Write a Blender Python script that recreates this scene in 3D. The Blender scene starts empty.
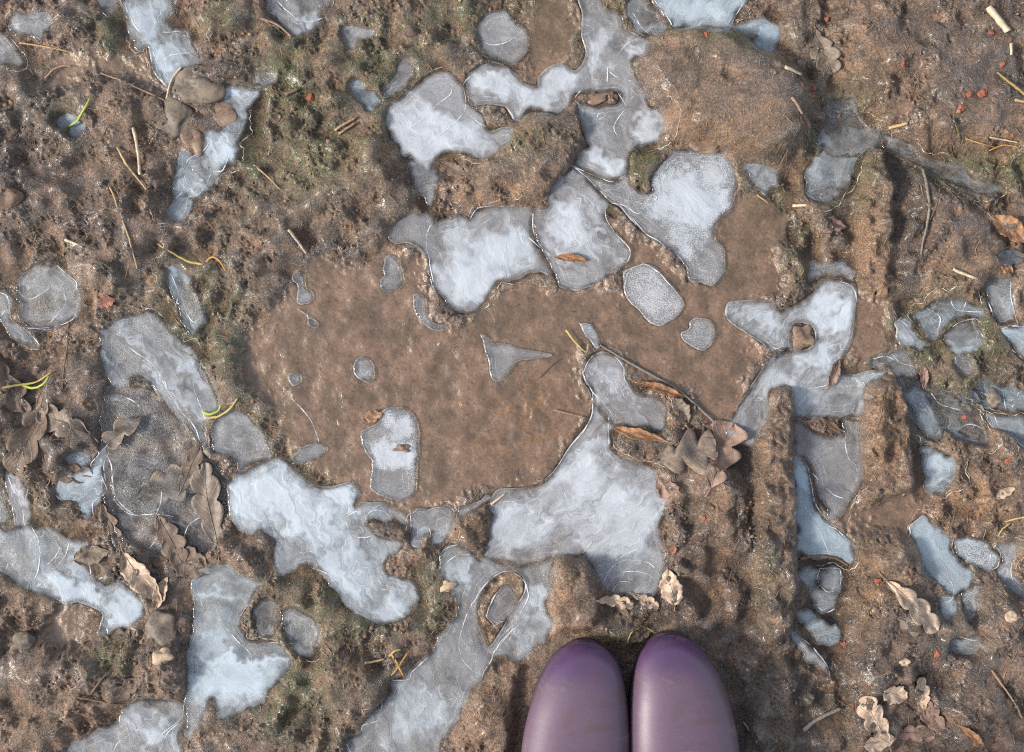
import bpy, bmesh, math, random
import numpy as np
from mathutils import Vector, Matrix
from mathutils.geometry import delaunay_2d_cdt

random.seed(7)
RNG = np.random.default_rng(11)
R = math.radians
SC = bpy.context.scene
COL = SC.collection

# ------------------------------------------------------------------ plan coordinates
# The plan of the ground is laid out in millimetres: x to the right, y away from the top-left
# corner of the plot; 1 unit = 1 mm.  W() turns plan millimetres into world metres.
def W(px, py, z=0.0):
    return ((px - 512.0) / 1000.0, (376.0 - py) / 1000.0, z)

OX = (0, 250, 500, 754); OY = (0, 190, 370, 552)
def C(r, c, pts):                      # survey tile (row, column), finer units
    return [(OX[c] + x / 3.76, OY[r] + y / 3.76) for x, y in pts]

# ------------------------------------------------------------------ object helpers
def tag(o, label=None, cat=None, group=None, kind=None):
    if label: o['label'] = label
    if cat: o['category'] = cat
    if group: o['group'] = group
    if kind: o['kind'] = kind
    return o

def mesh_obj(name, V, F, mat, parent=None, loc=None, smooth=True, attrs=None):
    me = bpy.data.meshes.new(name)
    V = np.asarray(V, dtype=np.float32)
    me.from_pydata([tuple(v) for v in V.tolist()], [], F)
    if smooth: me.polygons.foreach_set('use_smooth', [True] * len(me.polygons))
    if attrs:
        for k, a in attrs.items():
            a = np.asarray(a, dtype=np.float32)
            if a.ndim == 1:
                at = me.attributes.new(k, 'FLOAT', 'POINT'); at.data.foreach_set('value', a)
            else:
                at = me.attributes.new(k, 'FLOAT_VECTOR', 'POINT'); at.data.foreach_set('vector', a.ravel())
    if mat: me.materials.append(mat)
    me.update()
    o = bpy.data.objects.new(name, me)
    COL.objects.link(o)
    if parent: o.parent = parent
    if loc is not None: o.location = loc
    return o

def empty(name, loc, rz=0.0):
    o = bpy.data.objects.new(name, None); COL.objects.link(o)
    o.location = loc; o.rotation_euler = (0, 0, rz); o.empty_display_size = 0.02
    return o

def big_mesh(name, V, quads, mat, attrs):
    me = bpy.data.meshes.new(name)
    n = len(V); m = len(quads); k = quads.shape[1]
    me.vertices.add(n); me.vertices.foreach_set('co', V.astype(np.float32).ravel())
    me.loops.add(m * k); me.loops.foreach_set('vertex_index', quads.astype(np.int32).ravel())
    me.polygons.add(m)
    me.polygons.foreach_set('loop_start', np.arange(0, m * k, k, dtype=np.int32))
    me.polygons.foreach_set('use_smooth', np.ones(m, dtype=bool))
    for key, a in attrs.items():
        a = a.astype(np.float32)
        if a.ndim == 1:
            at = me.attributes.new(key, 'FLOAT', 'POINT'); at.data.foreach_set('value', a)
        else:
            at = me.attributes.new(key, 'FLOAT_COLOR', 'POINT'); at.data.foreach_set('color', a.ravel())
    me.update(calc_edges=True)
    me.materials.append(mat)
    o = bpy.data.objects.new(name, me); COL.objects.link(o)
    return o

# ------------------------------------------------------------------ numeric helpers
def sst(a, b, x):
    t = np.clip((x - a) / (b - a), 0, 1); return t * t * (3 - 2 * t)

PX0, PY0 = -90, -90
NX, NY = 1204, 932                      # raster of the plot, 1 mm cells
FX = np.fft.fftfreq(NX); FY = np.fft.fftfreq(NY)
KX, KY = np.meshgrid(FX, FY)
def band(lo, hi, seed, beta=1.0, ang=None, stretch=1.0):
    """periodic noise with wavelengths lo..hi mm, unit variance"""
    r = np.random.default_rng(seed)
    f = np.fft.fft2(r.standard_normal((NY, NX)))
    kx, ky = KX, KY
    if ang is not None:
        a = R(ang); u = kx * math.cos(a) + ky * math.sin(a); v = -kx * math.sin(a) + ky * math.cos(a)
        kx, ky = u * stretch, v
    k = np.sqrt(kx * kx + ky * ky) + 1e-9
    w = 1 / k
    m = np.exp(-(np.clip(lo / w - 1, 0, None)) ** 2 * 6) * np.exp(-(np.clip(w / hi - 1, 0, None)) ** 2 * 3)
    m *= k ** (-beta); m[0, 0] = 0
    n = np.real(np.fft.ifft2(f * m))
    return n / n.std()
def blur(a, s):
    g = np.exp(-2 * (math.pi * s) ** 2 * (KX ** 2 + KY ** 2))
    return np.real(np.fft.ifft2(np.fft.fft2(a) * g))
def spline(pts, step=1.3, closed=True):
    P = np.array(pts, float); n = len(P); out = []
    rng_ = range(n) if closed else range(n - 1)
    for i in rng_:
        if closed: p0, p1, p2, p3 = P[i - 1], P[i], P[(i + 1) % n], P[(i + 2) % n]
        else: p0, p1, p2, p3 = P[max(i - 1, 0)], P[i], P[i + 1], P[min(i + 2, n - 1)]
        L = np.linalg.norm(p2 - p1); k = max(1, int(round(L / step)))
        for j in range(k):
            t = j / k
            out.append(0.5 * ((2 * p1) + (-p0 + p2) * t + (2 * p0 - 5 * p1 + 4 * p2 - p3) * t * t + (-p0 + 3 * p1 - 3 * p2 + p3) * t ** 3))
    if not closed: out.append(P[-1])
    return np.array(out)
def inside(X, Y, poly):
    """even-odd test, arrays X,Y"""
    r = np.zeros(X.shape, bool); n = len(poly)
    x1, y1 = poly[-1]
    for i in range(n):
        x2, y2 = poly[i]
        if y1 != y2:
            c = ((y1 > Y) != (y2 > Y)) & (X < (x2 - x1) * (Y - y1) / (y2 - y1) + x1)
            r ^= c
        x1, y1 = x2, y2
    return r
def fill(poly, dst, val=1.0):
    poly = np.asarray(poly)
    a = max(int(poly[:, 0].min() - PX0) - 1, 0); b = min(int(poly[:, 0].max() - PX0) + 2, NX)
    c = max(int(poly[:, 1].min() - PY0) - 1, 0); d = min(int(poly[:, 1].max() - PY0) + 2, NY)
    if a >= b or c >= d: return
    X, Y = np.meshgrid(np.arange(a, b) + PX0, np.arange(c, d) + PY0)
    m = inside(X, Y, poly)
    dst[c:d, a:b][m] = val
def sample(F, px, py, wrap=False):
    u = np.asarray(px, float) - PX0; v = np.asarray(py, float) - PY0
    if wrap:
        i = np.floor(u).astype(int); j = np.floor(v).astype(int); fu = u - i; fv = v - j
        i0 = i % NX; i1 = (i + 1) % NX; j0 = j % NY; j1 = (j + 1) % NY
    else:
        u = np.clip(u, 0, NX - 1.001); v = np.clip(v, 0, NY - 1.001)
        i0 = np.floor(u).astype(int); j0 = np.floor(v).astype(int); fu = u - i0; fv = v - j0; i1 = i0 + 1; j1 = j0 + 1
    return F[j0, i0] * (1 - fu) * (1 - fv) + F[j0, i1] * fu * (1 - fv) + F[j1, i0] * (1 - fu) * fv + F[j1, i1] * fu * fv
GX, GY = np.meshgrid(np.arange(NX) + PX0, np.arange(NY) + PY0)

# ------------------------------------------------------------------ ICE: outlines surveyed on the ground
# (label, outline, options) ; cores = (x, y, rx, ry, angle, strength) where the ice is white with air
ICE = []
def ice(label, pts, holes=(), base=0.36, cores=(), flow=0, tint=0.3, ridges=(), lift=0.0, streak=0.25):
    ICE.append(dict(label=label, pts=pts, holes=holes, base=base, cores=cores, flow=flow, tint=tint, ridges=ridges, lift=lift, streak=streak))

ice("streaky blue white ice tongue at the top left edge, widest at the top",
    C(0, 0, [(455, -60), (465, 0), (470, 60), (490, 130), (520, 190), (555, 178), (570, 230), (580, 275), (612, 310), (640, 318), (700, 262), (752, 236), (740, 190), (715, 155), (690, 118), (640, 112), (625, 80), (650, 50), (645, 0), (650, -60)]),
    base=0.42, cores=[(165, 55, 16, 26, 60, .4), (145, 20, 14, 20, 0, .25)], flow=65, tint=.75, streak=.55,
    ridges=[C(0, 0, [(470, 10), (490, 60), (540, 130), (600, 125), (650, 120), (690, 118)]), C(0, 0, [(570, 180), (600, 240), (640, 210), (700, 200), (740, 195)])])
ice("broken white ice strip below the flat brown stones, upper left",
    [(166, 218), (170, 200), (173, 180), (178, 160), (184, 153), (192, 158), (203, 150), (206, 135), (212, 128), (220, 132), (228, 122), (226, 105), (222, 95), (228, 88), (243, 90), (258, 90), (256, 98), (246, 108), (248, 118), (240, 130), (238, 150), (234, 165), (222, 168), (214, 185), (204, 192), (192, 205), (183, 222)],
    base=.4, cores=[(218, 150, 14, 18, 20, .35), (236, 95, 12, 6, 0, .4), (230, 152, 5, 9, 20, .5), (190, 190, 10, 16, 30, .2)], flow=35, tint=.7, streak=.5,
    ridges=[C(0, 0, [(775, 500), (785, 540), (760, 570), (710, 600), (690, 640), (700, 700), (660, 750)]), C(0, 0, [(870, 560), (840, 640), (800, 650), (760, 720), (700, 745)])])
ice("tiny bright ice pool under the bent green blade of grass, upper left",
    [(54, 120), (62, 114), (72, 114), (78, 120), (88, 124), (86, 134), (76, 140), (68, 135), (70, 128), (60, 130)], base=.6, tint=.8, streak=.5, flow=30)
ice("faint grey ice film cut by the left edge near the top",
    [(-30, 38), (-5, 34), (8, 42), (20, 55), (22, 62), (12, 66), (-10, 64), (-30, 66)], base=.3, tint=.4, streak=.3)
ice("dull frosted film in the top left corner of the mud",
    [(6, 20), (14, 10), (30, 14), (45, 12), (55, 24), (44, 30), (40, 38), (22, 34), (10, 30)], base=.26, tint=.5, streak=.5)
ice("triangular bluish ice patch touching the top edge, left of the green moss",
    [(266, -30), (332, -30), (330, 0), (326, 10), (318, 24), (304, 34), (296, 38), (288, 34), (280, 22), (268, 14), (264, 0)],
    base=.36, cores=[(312, 20, 8, 14, 50, .35)], tint=.6, flow=50, streak=.5, ridges=[C(0, 1, [(100, 0), (150, 50), (200, 80), (290, 70)])])
ice("small ragged ice film between the top edge and the olive moss",
    [(341, 26), (350, 22), (358, 27), (375, 30), (376, 36), (362, 40), (354, 50), (346, 54), (344, 44), (340, 34)], base=.26, tint=.6, streak=.4)
ice("pale green tinged crusty ice lump just left of the big white lobe",
    [(349, 82), (354, 77), (360, 80), (366, 88), (374, 90), (378, 97), (384, 104), (374, 112), (366, 111), (362, 104), (356, 100), (349, 92)], base=.42, tint=.95, streak=.5)
ice("narrow dull ice strip above the big white lobe",
    [(398, 62), (408, 54), (416, 62), (414, 76), (402, 86), (392, 96), (382, 99), (386, 88), (395, 80)], base=.28, tint=.4)
ice("rounded grey ice disc near the top edge with two curved lines",
    [(478, 27), (484, 16), (495, 11), (505, 13), (516, 22), (526, 32), (528, 48), (520, 60), (505, 62), (490, 58), (482, 45)], base=.38, cores=[(498, 38, 14, 14, 0, .1)], tint=.3,
    ridges=[C(0, 1, [(870, 150), (900, 168), (950, 165), (1000, 140), (1030, 110)])])
ice("large white lobe of ice with a curling crease, upper middle",
    C(0, 1, [(515, 450), (530, 400), (570, 360), (620, 315), (680, 280), (730, 282), (780, 308), (803, 325), (812, 380), (850, 415), (880, 445), (895, 488), (950, 475), (990, 480), (975, 530), (940, 560), (880, 605), (840, 592), (790, 570), (740, 575), (700, 620), (690, 662), (650, 640), (610, 600), (570, 590), (555, 550), (530, 530), (512, 490)]),
    base=.5, cores=[(425, 135, 36, 28, 30, .38), (470, 140, 22, 16, 0, .3), (400, 120, 18, 20, 0, .3)], tint=.35, flow=35, streak=.2,
    ridges=[C(0, 1, [(803, 330), (810, 400), (775, 460), (700, 520), (640, 570), (600, 596)]), C(0, 1, [(760, 325), (750, 360), (700, 400), (650, 450), (600, 480)]), C(0, 1, [(815, 420), (850, 455), (890, 480)])])
ice("thin dull ice tail hanging below the large white lobe",
    [(408, 165), (414, 158), (424, 165), (434, 172), (436, 186), (430, 202), (421, 194), (410, 178)], base=.3, tint=.5)
ice("branching grey white ice arch reaching the top edge with a rectangular notch",
    [(465, 86), (467, 77), (476, 69), (489, 63), (505, 66), (516, 74), (524, 83), (537, 86), (539, 76), (551, 66), (564, 63), (577, 70), (585, 53), (580, 35), (581, 16), (577, 0), (575, -30), (605, -30), (601, 0), (606, 11), (617, 14), (621, 27), (633, 36), (648, 37), (653, 45), (645, 55), (634, 62), (636, 73), (646, 89), (649, 102), (660, 109), (665, 122), (663, 133), (649, 140), (636, 145), (630, 154), (628, 170), (625, 175), (614, 180), (604, 179), (588, 172), (574, 166), (580, 153), (589, 145), (583, 133), (580, 117), (578, 107), (585, 104), (617, 103), (617, 92), (580, 91), (572, 102), (564, 110), (558, 117), (540, 113), (527, 114), (516, 121), (511, 114), (504, 107), (487, 105), (471, 105), (466, 96)],
    base=.4, cores=[(492, 84, 24, 14, 10, .42), (530, 98, 26, 12, 5, .4), (562, 82, 20, 16, 40, .35), (600, 50, 10, 26, 30, .25), (648, 125, 12, 20, 20, .4), (640, 52, 14, 10, 40, .4), (612, 160, 20, 10, 20, .4)], tint=.35, flow=60, streak=.25,
    ridges=[C(0, 2, [(455, 60), (475, 105), (510, 133)]), C(0, 2, [(530, 140), (480, 165), (445, 205), (410, 250), (405, 290), (402, 335)]), C(0, 2, [(410, 270), (440, 290), (500, 305)]), C(0, 2, [(440, 350), (475, 400), (455, 430), (435, 460), (430, 490), (450, 525)]), C(0, 2, [(365, 445), (372, 430), (392, 426), (396, 438), (370, 448)]),
            C(0, 2, [(300, 395), (280, 370), (310, 335)]), C(0, 1, [(800, 322), (830, 290), (880, 262)])])
ice("rounded centre lobe of streaked ice with a curled brown leaf sliver on it",
    [(574, 166), (584, 178), (596, 190), (609, 203), (606, 211), (604, 218), (612, 229), (622, 240), (630, 250), (628, 260), (618, 264), (612, 272), (600, 280), (583, 290), (570, 291), (560, 287), (555, 275), (548, 262), (541, 250), (536, 240), (534, 228), (533, 215), (540, 210), (550, 208), (549, 196), (556, 182), (566, 172)],
    base=.42, cores=[(565, 225, 26, 26, 40, .36), (590, 240, 20, 10, 50, .25), (575, 255, 24, 8, 10, .3)], tint=.35, flow=48, streak=.4,
    ridges=[C(1, 2, [(395, 60), (400, 110), (440, 170), (480, 210), (490, 240), (475, 270), (445, 275), (425, 310)]), C(1, 2, [(125, 85), (125, 150), (140, 190), (190, 250)])])
ice("large blunt white ice lobe right of the centre with a speckled lower tip",
    [(576, 168), (588, 174), (604, 181), (614, 182), (626, 176), (631, 186), (643, 193), (652, 190), (649, 180), (655, 170), (660, 164), (673, 154), (691, 150), (713, 150), (729, 160), (734, 173), (735, 188), (731, 209), (721, 219), (714, 230), (715, 240), (723, 247), (725, 264), (721, 278), (713, 286), (702, 283), (694, 280), (689, 270), (678, 256), (660, 243), (644, 233), (630, 219), (620, 207), (610, 202), (597, 189), (585, 177)],
    base=.4, cores=[(692, 200, 34, 42, 100, .48), (708, 180, 22, 24, 0, .3), (680, 240, 20, 14, 40, .3)], tint=.4, flow=45, streak=.12,
    ridges=[C(0, 2, [(275, 625), (330, 650), (390, 676), (430, 682), (475, 658)]), C(0, 2, [(275, 625), (340, 680), (410, 752)]), C(1, 2, [(410, 48), (470, 60), (520, 90), (545, 60), (570, 20), (590, 30), (560, 50)]), C(1, 2, [(450, 65), (500, 112), (545, 160), (605, 200), (672, 250), (712, 302)])])
ice("left lobe of white ice pointing down into the brown puddle",
    [(387, 237), (394, 227), (404, 218), (420, 215), (430, 219), (433, 226), (447, 221), (460, 214), (471, 219), (476, 209), (489, 206), (505, 207), (516, 209), (531, 210), (532, 228), (534, 240), (539, 250), (546, 262), (552, 273), (540, 272), (527, 274), (516, 280), (499, 279), (489, 294), (481, 307), (471, 314), (457, 314), (447, 304), (441, 294), (433, 287), (429, 272), (427, 256), (420, 246), (410, 243), (395, 244)],
    base=.36, cores=[(470, 280, 30, 34, 100, .5), (500, 250, 40, 26, 0, .45), (465, 240, 20, 20, 0, .25)], tint=.4, flow=70, streak=.12,
    ridges=[C(1, 1, [(800, 92), (825, 112), (852, 72), (900, 60), (1015, 62)]), C(1, 2, [(0, 160), (80, 165), (120, 190), (190, 255)]), C(1, 1, [(690, 110), (665, 170), (672, 250), (690, 350)])])
ice("small teardrop of blue grey ice beside a split in the puddle, left of centre",
    [(384, 262), (388, 255), (395, 258), (402, 270), (403, 283), (396, 290), (386, 292), (380, 285), (383, 275)], base=.3, tint=.5)
ice("thin grey crescent of ice curving below the left white lobe",
    C(1, 1, [(610, 400), (630, 390), (660, 410), (668, 450), (678, 490), (702, 505), (745, 505), (746, 524), (710, 530), (670, 520), (640, 490), (620, 450)]), base=.4, tint=.35)
ice("three armed grey ice film in the middle of the brown puddle",
    [(479, 335), (485, 335), (491, 343), (505, 343), (520, 348), (536, 351), (552, 355), (538, 359), (520, 361), (510, 370), (502, 380), (497, 382), (491, 378), (490, 365), (486, 352), (482, 342)], base=.36, tint=.3)
ice("small upright grey ice oval left of centre in the brown puddle",
    C(1, 1, [(388, 665), (400, 635), (430, 628), (460, 660), (465, 700), (445, 725), (410, 710), (392, 690)]), base=.36, tint=.45)
ice("tiny round grey ice spot at the left side of the puddle",
    [(288, 379), (291, 373), (297, 372), (301, 378), (299, 384), (293, 386)], base=.34, tint=.4)
ice("tiny bottle shaped ice spot near the upper left of the puddle",
    C(1, 1, [(175, 420), (180, 370), (165, 335), (185, 312), (205, 340), (205, 368), (235, 390), (230, 420), (205, 430)]), base=.32, tint=.35)
ice("tiny hooked ice spot just below the bottle shaped one",
    C(1, 1, [(216, 492), (190, 450), (218, 475), (250, 490), (250, 515), (235, 518)]), base=.32, tint=.35)
ice("large speckled grey ice oval right of centre in the puddle",
    C(1, 2, [(465, 370), (475, 320), (510, 285), (550, 278), (600, 310), (650, 365), (690, 420), (685, 450), (650, 490), (610, 510), (570, 500), (520, 455), (480, 410)]), base=.5, cores=[(650, 290, 22, 22, 0, .12)], tint=.2, streak=.12,
    ridges=[C(1, 2, [(468, 372), (478, 322), (512, 288), (550, 281), (598, 312), (648, 367), (687, 421)])])
ice("small smooth round ice plate below the speckled oval",
    C(1, 2, [(680, 540), (710, 520), (715, 495), (745, 480), (785, 485), (805, 520), (800, 570), (770, 600), (730, 595), (695, 570)]), base=.44, tint=.35, streak=.05)
ice("kidney shaped white ice island in the left part of the puddle",
    C(2, 1, [(415, 250), (430, 225), (480, 200), (500, 150), (545, 138), (600, 160), (632, 210), (635, 300), (625, 360), (620, 440), (600, 480), (570, 495), (530, 485), (480, 465), (450, 440), (455, 380), (455, 340), (430, 300)]),
    base=.4, cores=[(392, 455, 16, 34, 90, .45), (398, 425, 14, 14, 0, .35)], tint=.35, streak=.06,
    ridges=[C(2, 1, [(600, 260), (620, 290), (625, 330), (600, 300)])])
ice("small bubbly ice patch at the foot of the thin looped line, puddle's left bank",
    C(2, 1, [(170, 330), (185, 295), (230, 275), (270, 280), (285, 300), (265, 325), (220, 345), (180, 348)]), base=.36, tint=.5, ridges=[C(2, 1, [(140, 90), (180, 130), (215, 170), (245, 220), (262, 275)])])
ice("long dark blue ice slab with pale flow bands, left side",
    [(101, 334), (106, 326), (120, 318), (138, 314), (152, 316), (165, 328), (186, 347), (199, 363), (213, 387), (219, 407), (213, 418), (208, 430), (207, 450), (198, 443), (188, 430), (172, 411), (156, 392), (145, 380), (135, 376), (128, 385), (118, 388), (108, 378), (102, 355)],
    base=.3, cores=[(175, 385, 6, 60, -45, .25), (140, 345, 8, 40, -40, .2), (190, 375, 5, 30, -50, .2)], tint=.6, flow=52, streak=.5,
    ridges=[C(1, 0, [(470, 580), (520, 615), (570, 650), (610, 700), (632, 750)]), C(2, 0, [(590, 0), (615, 45), (640, 85), (670, 140), (705, 180), (735, 220), (757, 275)]), C(2, 0, [(725, 30), (735, 80), (760, 150), (780, 230), (795, 320)])])
ice("smooth slate blue ice slab between the long slab and the white sheet",
    [(211, 432), (219, 416), (232, 411), (245, 413), (255, 423), (266, 439), (271, 456), (258, 462), (248, 465), (241, 472), (234, 458), (222, 452), (214, 450)], base=.34, tint=.6, streak=.2, flow=20)
ice("big bright white ice sheet with streaks, lower left of the puddle",
    [(250, 468), (274, 460), (285, 462), (298, 472), (314, 484), (327, 487), (343, 484), (352, 482), (359, 492), (354, 506), (364, 502), (380, 501), (394, 508), (407, 516), (409, 524), (405, 527), (395, 522), (380, 522), (368, 522), (366, 527), (378, 537), (392, 541), (404, 540), (402, 548), (388, 556), (384, 567), (391, 577), (410, 580), (418, 592), (416, 605), (410, 616), (396, 621), (383, 624), (367, 618), (356, 608), (343, 602), (335, 589), (327, 579), (316, 568), (303, 563), (293, 571), (284, 575), (276, 566), (277, 550), (272, 536), (262, 525), (250, 531), (239, 527), (231, 514), (227, 500), (231, 488), (239, 478)],
    base=.46, cores=[(262, 495, 34, 26, 0, .45), (310, 520, 40, 26, 30, .42), (350, 570, 34, 20, 60, .32), (395, 605, 20, 18, 0, .25), (340, 500, 20, 12, 0, .4)], tint=.6, flow=58, streak=.4,
    ridges=[C(2, 1, [(440, 582), (436, 555), (455, 532), (485, 527), (515, 540), (533, 570)]), C(2, 1, [(365, 590), (365, 555), (395, 532), (430, 530)]), C(2, 1, [(370, 600), (400, 628), (445, 628), (470, 610)]),
            C(3, 1, [(350, 40), (400, 110), (460, 140), (540, 135), (590, 105)]), C(3, 1, [(230, 60), (290, 80), (330, 130)])])
ice("short bridge of thin ice with bubbles linking the white sheets at the puddle foot",
    [(411, 516), (416, 509), (436, 507), (452, 507), (456, 516), (451, 528), (446, 539), (442, 548), (434, 545), (432, 533), (424, 532), (421, 546), (412, 548), (411, 536)], base=.38, tint=.4, streak=.2,
    ridges=[C(2, 1, [(600, 525), (606, 580), (598, 630), (610, 660), (640, 665)]), C(2, 1, [(672, 590), (682, 620), (676, 650), (690, 692)]), C(2, 1, [(755, 518), (768, 530), (768, 545)])])
ice("thin pointed strip of ice under a pale chip at the puddle foot",
    [(457, 508), (475, 502), (489, 496), (493, 497), (489, 502), (480, 507), (466, 514), (458, 516)], base=.4, tint=.3)
ice("milky ice lake along the lower left with a straight white band",
    [(198, 572), (213, 568), (231, 565), (239, 576), (255, 580), (266, 583), (255, 590), (250, 602), (242, 613), (240, 628), (248, 640), (262, 641), (277, 642), (290, 658), (285, 672), (271, 688), (266, 704), (250, 709), (239, 714), (221, 718), (216, 706), (212, 700), (207, 706), (204, 716), (199, 725), (188, 733), (186, 715), (186, 685), (186, 658), (190, 640), (191, 618), (194, 592)],
    base=.42, cores=[(230, 685, 38, 26, 0, .42), (250, 661, 50, 5, 0, .5), (215, 640, 20, 14, 60, .3), (212, 595, 6, 20, 90, .3), (275, 665, 14, 14, 0, .3)], tint=.75, flow=5, streak=.25,
    ridges=[C(3, 0, [(815, 215), (840, 270), (890, 330), (940, 380), (950, 440)]), C(3, 0, [(980, 345), (1015, 342), (1110, 342)]), C(3, 0, [(905, 240), (930, 200), (945, 185)])])
ice("grey ice with parallel white flow lines cut by the bottom edge, lower left",
    [(68, 752), (80, 741), (93, 733), (120, 720), (128, 706), (149, 700), (173, 701), (183, 704), (186, 722), (181, 738), (184, 760), (182, 790), (50, 790)],
    base=.38, cores=[(160, 735, 8, 30, 40, .25)], tint=.5, flow=50, streak=.45,
    ridges=[C(3, 0, [(692, 570), (685, 620), (640, 660), (590, 700), (562, 752)]), C(3, 0, [(680, 640), (630, 680), (600, 752)]), C(3, 0, [(545, 652), (500, 680), (450, 710), (425, 752)])])
ice("bright white ice tongue with curved cracks, cut by the left edge",
    [(-30, 520), (-5, 526), (8, 534), (18, 529), (29, 527), (37, 530), (53, 530), (69, 541), (88, 543), (86, 558), (93, 576), (106, 584), (117, 581), (130, 589), (141, 602), (146, 616), (133, 624), (117, 632), (104, 634), (98, 630), (101, 613), (80, 602), (66, 605), (53, 596), (32, 592), (16, 581), (0, 573), (-30, 575)],
    base=.4, cores=[(75, 590, 28, 12, 10, .42), (122, 610, 18, 16, 0, .45), (75, 562, 12, 14, 0, .25)], tint=.65, flow=60, streak=.4,
    ridges=[C(2, 0, [(265, 645), (245, 700), (205, 752), (190, 780), (125, 820)]), C(2, 0, [(120, 590), (150, 650), (148, 740), (130, 790)]), C(2, 0, [(230, 660), (210, 700), (180, 730)]), C(3, 0, [(310, 20), (335, 50), (345, 85)]), C(3, 0, [(5, 10), (30, 40), (20, 70)])])
ice("jagged blue ice shard beside the curled oak leaves, left side",
    [(54, 489), (58, 480), (66, 476), (82, 472), (91, 468), (93, 460), (103, 447), (110, 443), (108, 455), (103, 468), (105, 480), (106, 492), (97, 500), (92, 506), (89, 520), (85, 512), (76, 500), (62, 499)],
    base=.45, cores=[(95, 475, 8, 16, 60, .25)], tint=.8, flow=-30, streak=.5, ridges=[C(2, 0, [(205, 460), (225, 485), (260, 485)]), C(2, 0, [(410, 275), (380, 310), (345, 350), (350, 380)]), C(2, 0, [(385, 400), (400, 455), (350, 500), (355, 560)])])
ice("dark blue translucent ice flake above the jagged shard",
    [(63, 455), (72, 449), (85, 451), (92, 458), (91, 464), (84, 467), (70, 463)], base=.32, tint=.9, streak=.4)
ice("round glassy ice plate with a dark hollow, left edge of the mud",
    [(16, 283), (21, 272), (34, 262), (48, 265), (57, 266), (69, 275), (78, 283), (81, 300), (77, 318), (64, 326), (50, 328), (30, 328), (20, 318), (22, 305), (18, 295)],
    base=.2, cores=[(36, 280, 20, 14, 0, .22), (62, 280, 12, 12, 0, .2), (66, 312, 12, 12, 0, .22)], tint=.5, flow=0, streak=.25,
    ridges=[C(1, 0, [(60, 360), (80, 395), (120, 410), (165, 385), (205, 360), (235, 380), (285, 390)]), C(1, 0, [(215, 285), (265, 325), (290, 350), (285, 385)]), C(1, 0, [(240, 385), (245, 430), (190, 500)]), C(1, 0, [(100, 520), (200, 515), (260, 495), (285, 470), (295, 420)])])
ice("slanted blue ice sliver below the round plate, cut by the left edge",
    [(-30, 288), (-5, 291), (4, 292), (9, 305), (10, 318), (18, 322), (28, 330), (36, 340), (41, 350), (34, 350), (22, 345), (12, 335), (4, 322), (-8, 318), (-30, 316)],
    base=.32, tint=.6, flow=40, streak=.4, ridges=[C(1, 0, [(0, 385), (30, 400), (30, 440), (0, 480)]), C(1, 0, [(110, 530), (135, 560), (152, 598), (120, 598)])])
ice("neck of cloudy ice with a dark grey slab at the orange leaf",
    [(582, 372), (588, 360), (593, 355), (606, 352), (617, 358), (624, 366), (626, 380), (636, 394), (654, 397), (666, 404), (667, 418), (662, 430), (650, 426), (638, 424), (624, 421), (613, 423), (606, 416), (593, 402), (592, 391), (585, 382)],
    base=.38, cores=[(604, 385, 14, 26, 70, .25)], tint=.3, flow=60, streak=.35, ridges=[C(2, 2, [(310, 20), (345, 75), (375, 110), (420, 165), (440, 190)]), C(1, 2, [(312, 690), (330, 645), (350, 622)]), C(1, 2, [(400, 612), (440, 632), (462, 665), (470, 710), (490, 752)])])
ice("tiny pointed ice piece where the straw lies on the puddle bank",
    [(579, 324), (590, 324), (598, 336), (599, 347), (592, 344), (585, 336)], base=.36, tint=.6)
ice("great white fan of ice in the centre foreground above the boots",
    [(593, 404), (606, 418), (611, 424), (609, 440), (613, 455), (630, 462), (647, 470), (660, 482), (665, 500), (658, 520), (660, 545), (664, 560), (661, 578), (655, 592), (640, 598), (625, 594), (612, 592), (602, 583), (596, 572), (588, 560), (583, 552), (577, 558), (566, 554), (556, 557), (540, 561), (520, 565), (500, 561), (487, 555), (491, 540), (493, 520), (490, 503), (497, 491), (511, 488), (524, 487), (540, 484), (553, 471), (569, 447), (585, 426), (591, 414)],
    base=.42, cores=[(585, 475, 28, 34, 60, .45), (625, 520, 34, 40, 40, .38), (520, 530, 34, 24, 10, .36), (600, 545, 24, 14, 0, .3), (570, 500, 30, 30, 0, .25)], tint=.35, flow=-38, streak=.3,
    ridges=[C(2, 2, [(330, 70), (350, 150), (320, 220), (262, 292), (205, 375), (150, 428)]), C(2, 2, [(410, 170), (408, 230), (412, 280)]), C(2, 2, [(500, 260), (560, 290), (610, 300)]), C(2, 2, [(240, 455), (252, 488)]),
            C(2, 2, [(310, 690), (360, 630), (410, 605)]), C(2, 2, [(400, 735), (480, 690), (560, 650)]), C(3, 2, [(385, 130), (410, 70), (470, 30), (560, 40), (600, 90)]), C(3, 2, [(400, 140), (430, 95), (490, 70), (560, 85), (590, 120)]), C(3, 2, [(420, 150), (450, 112), (495, 120), (500, 160)])])
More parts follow.
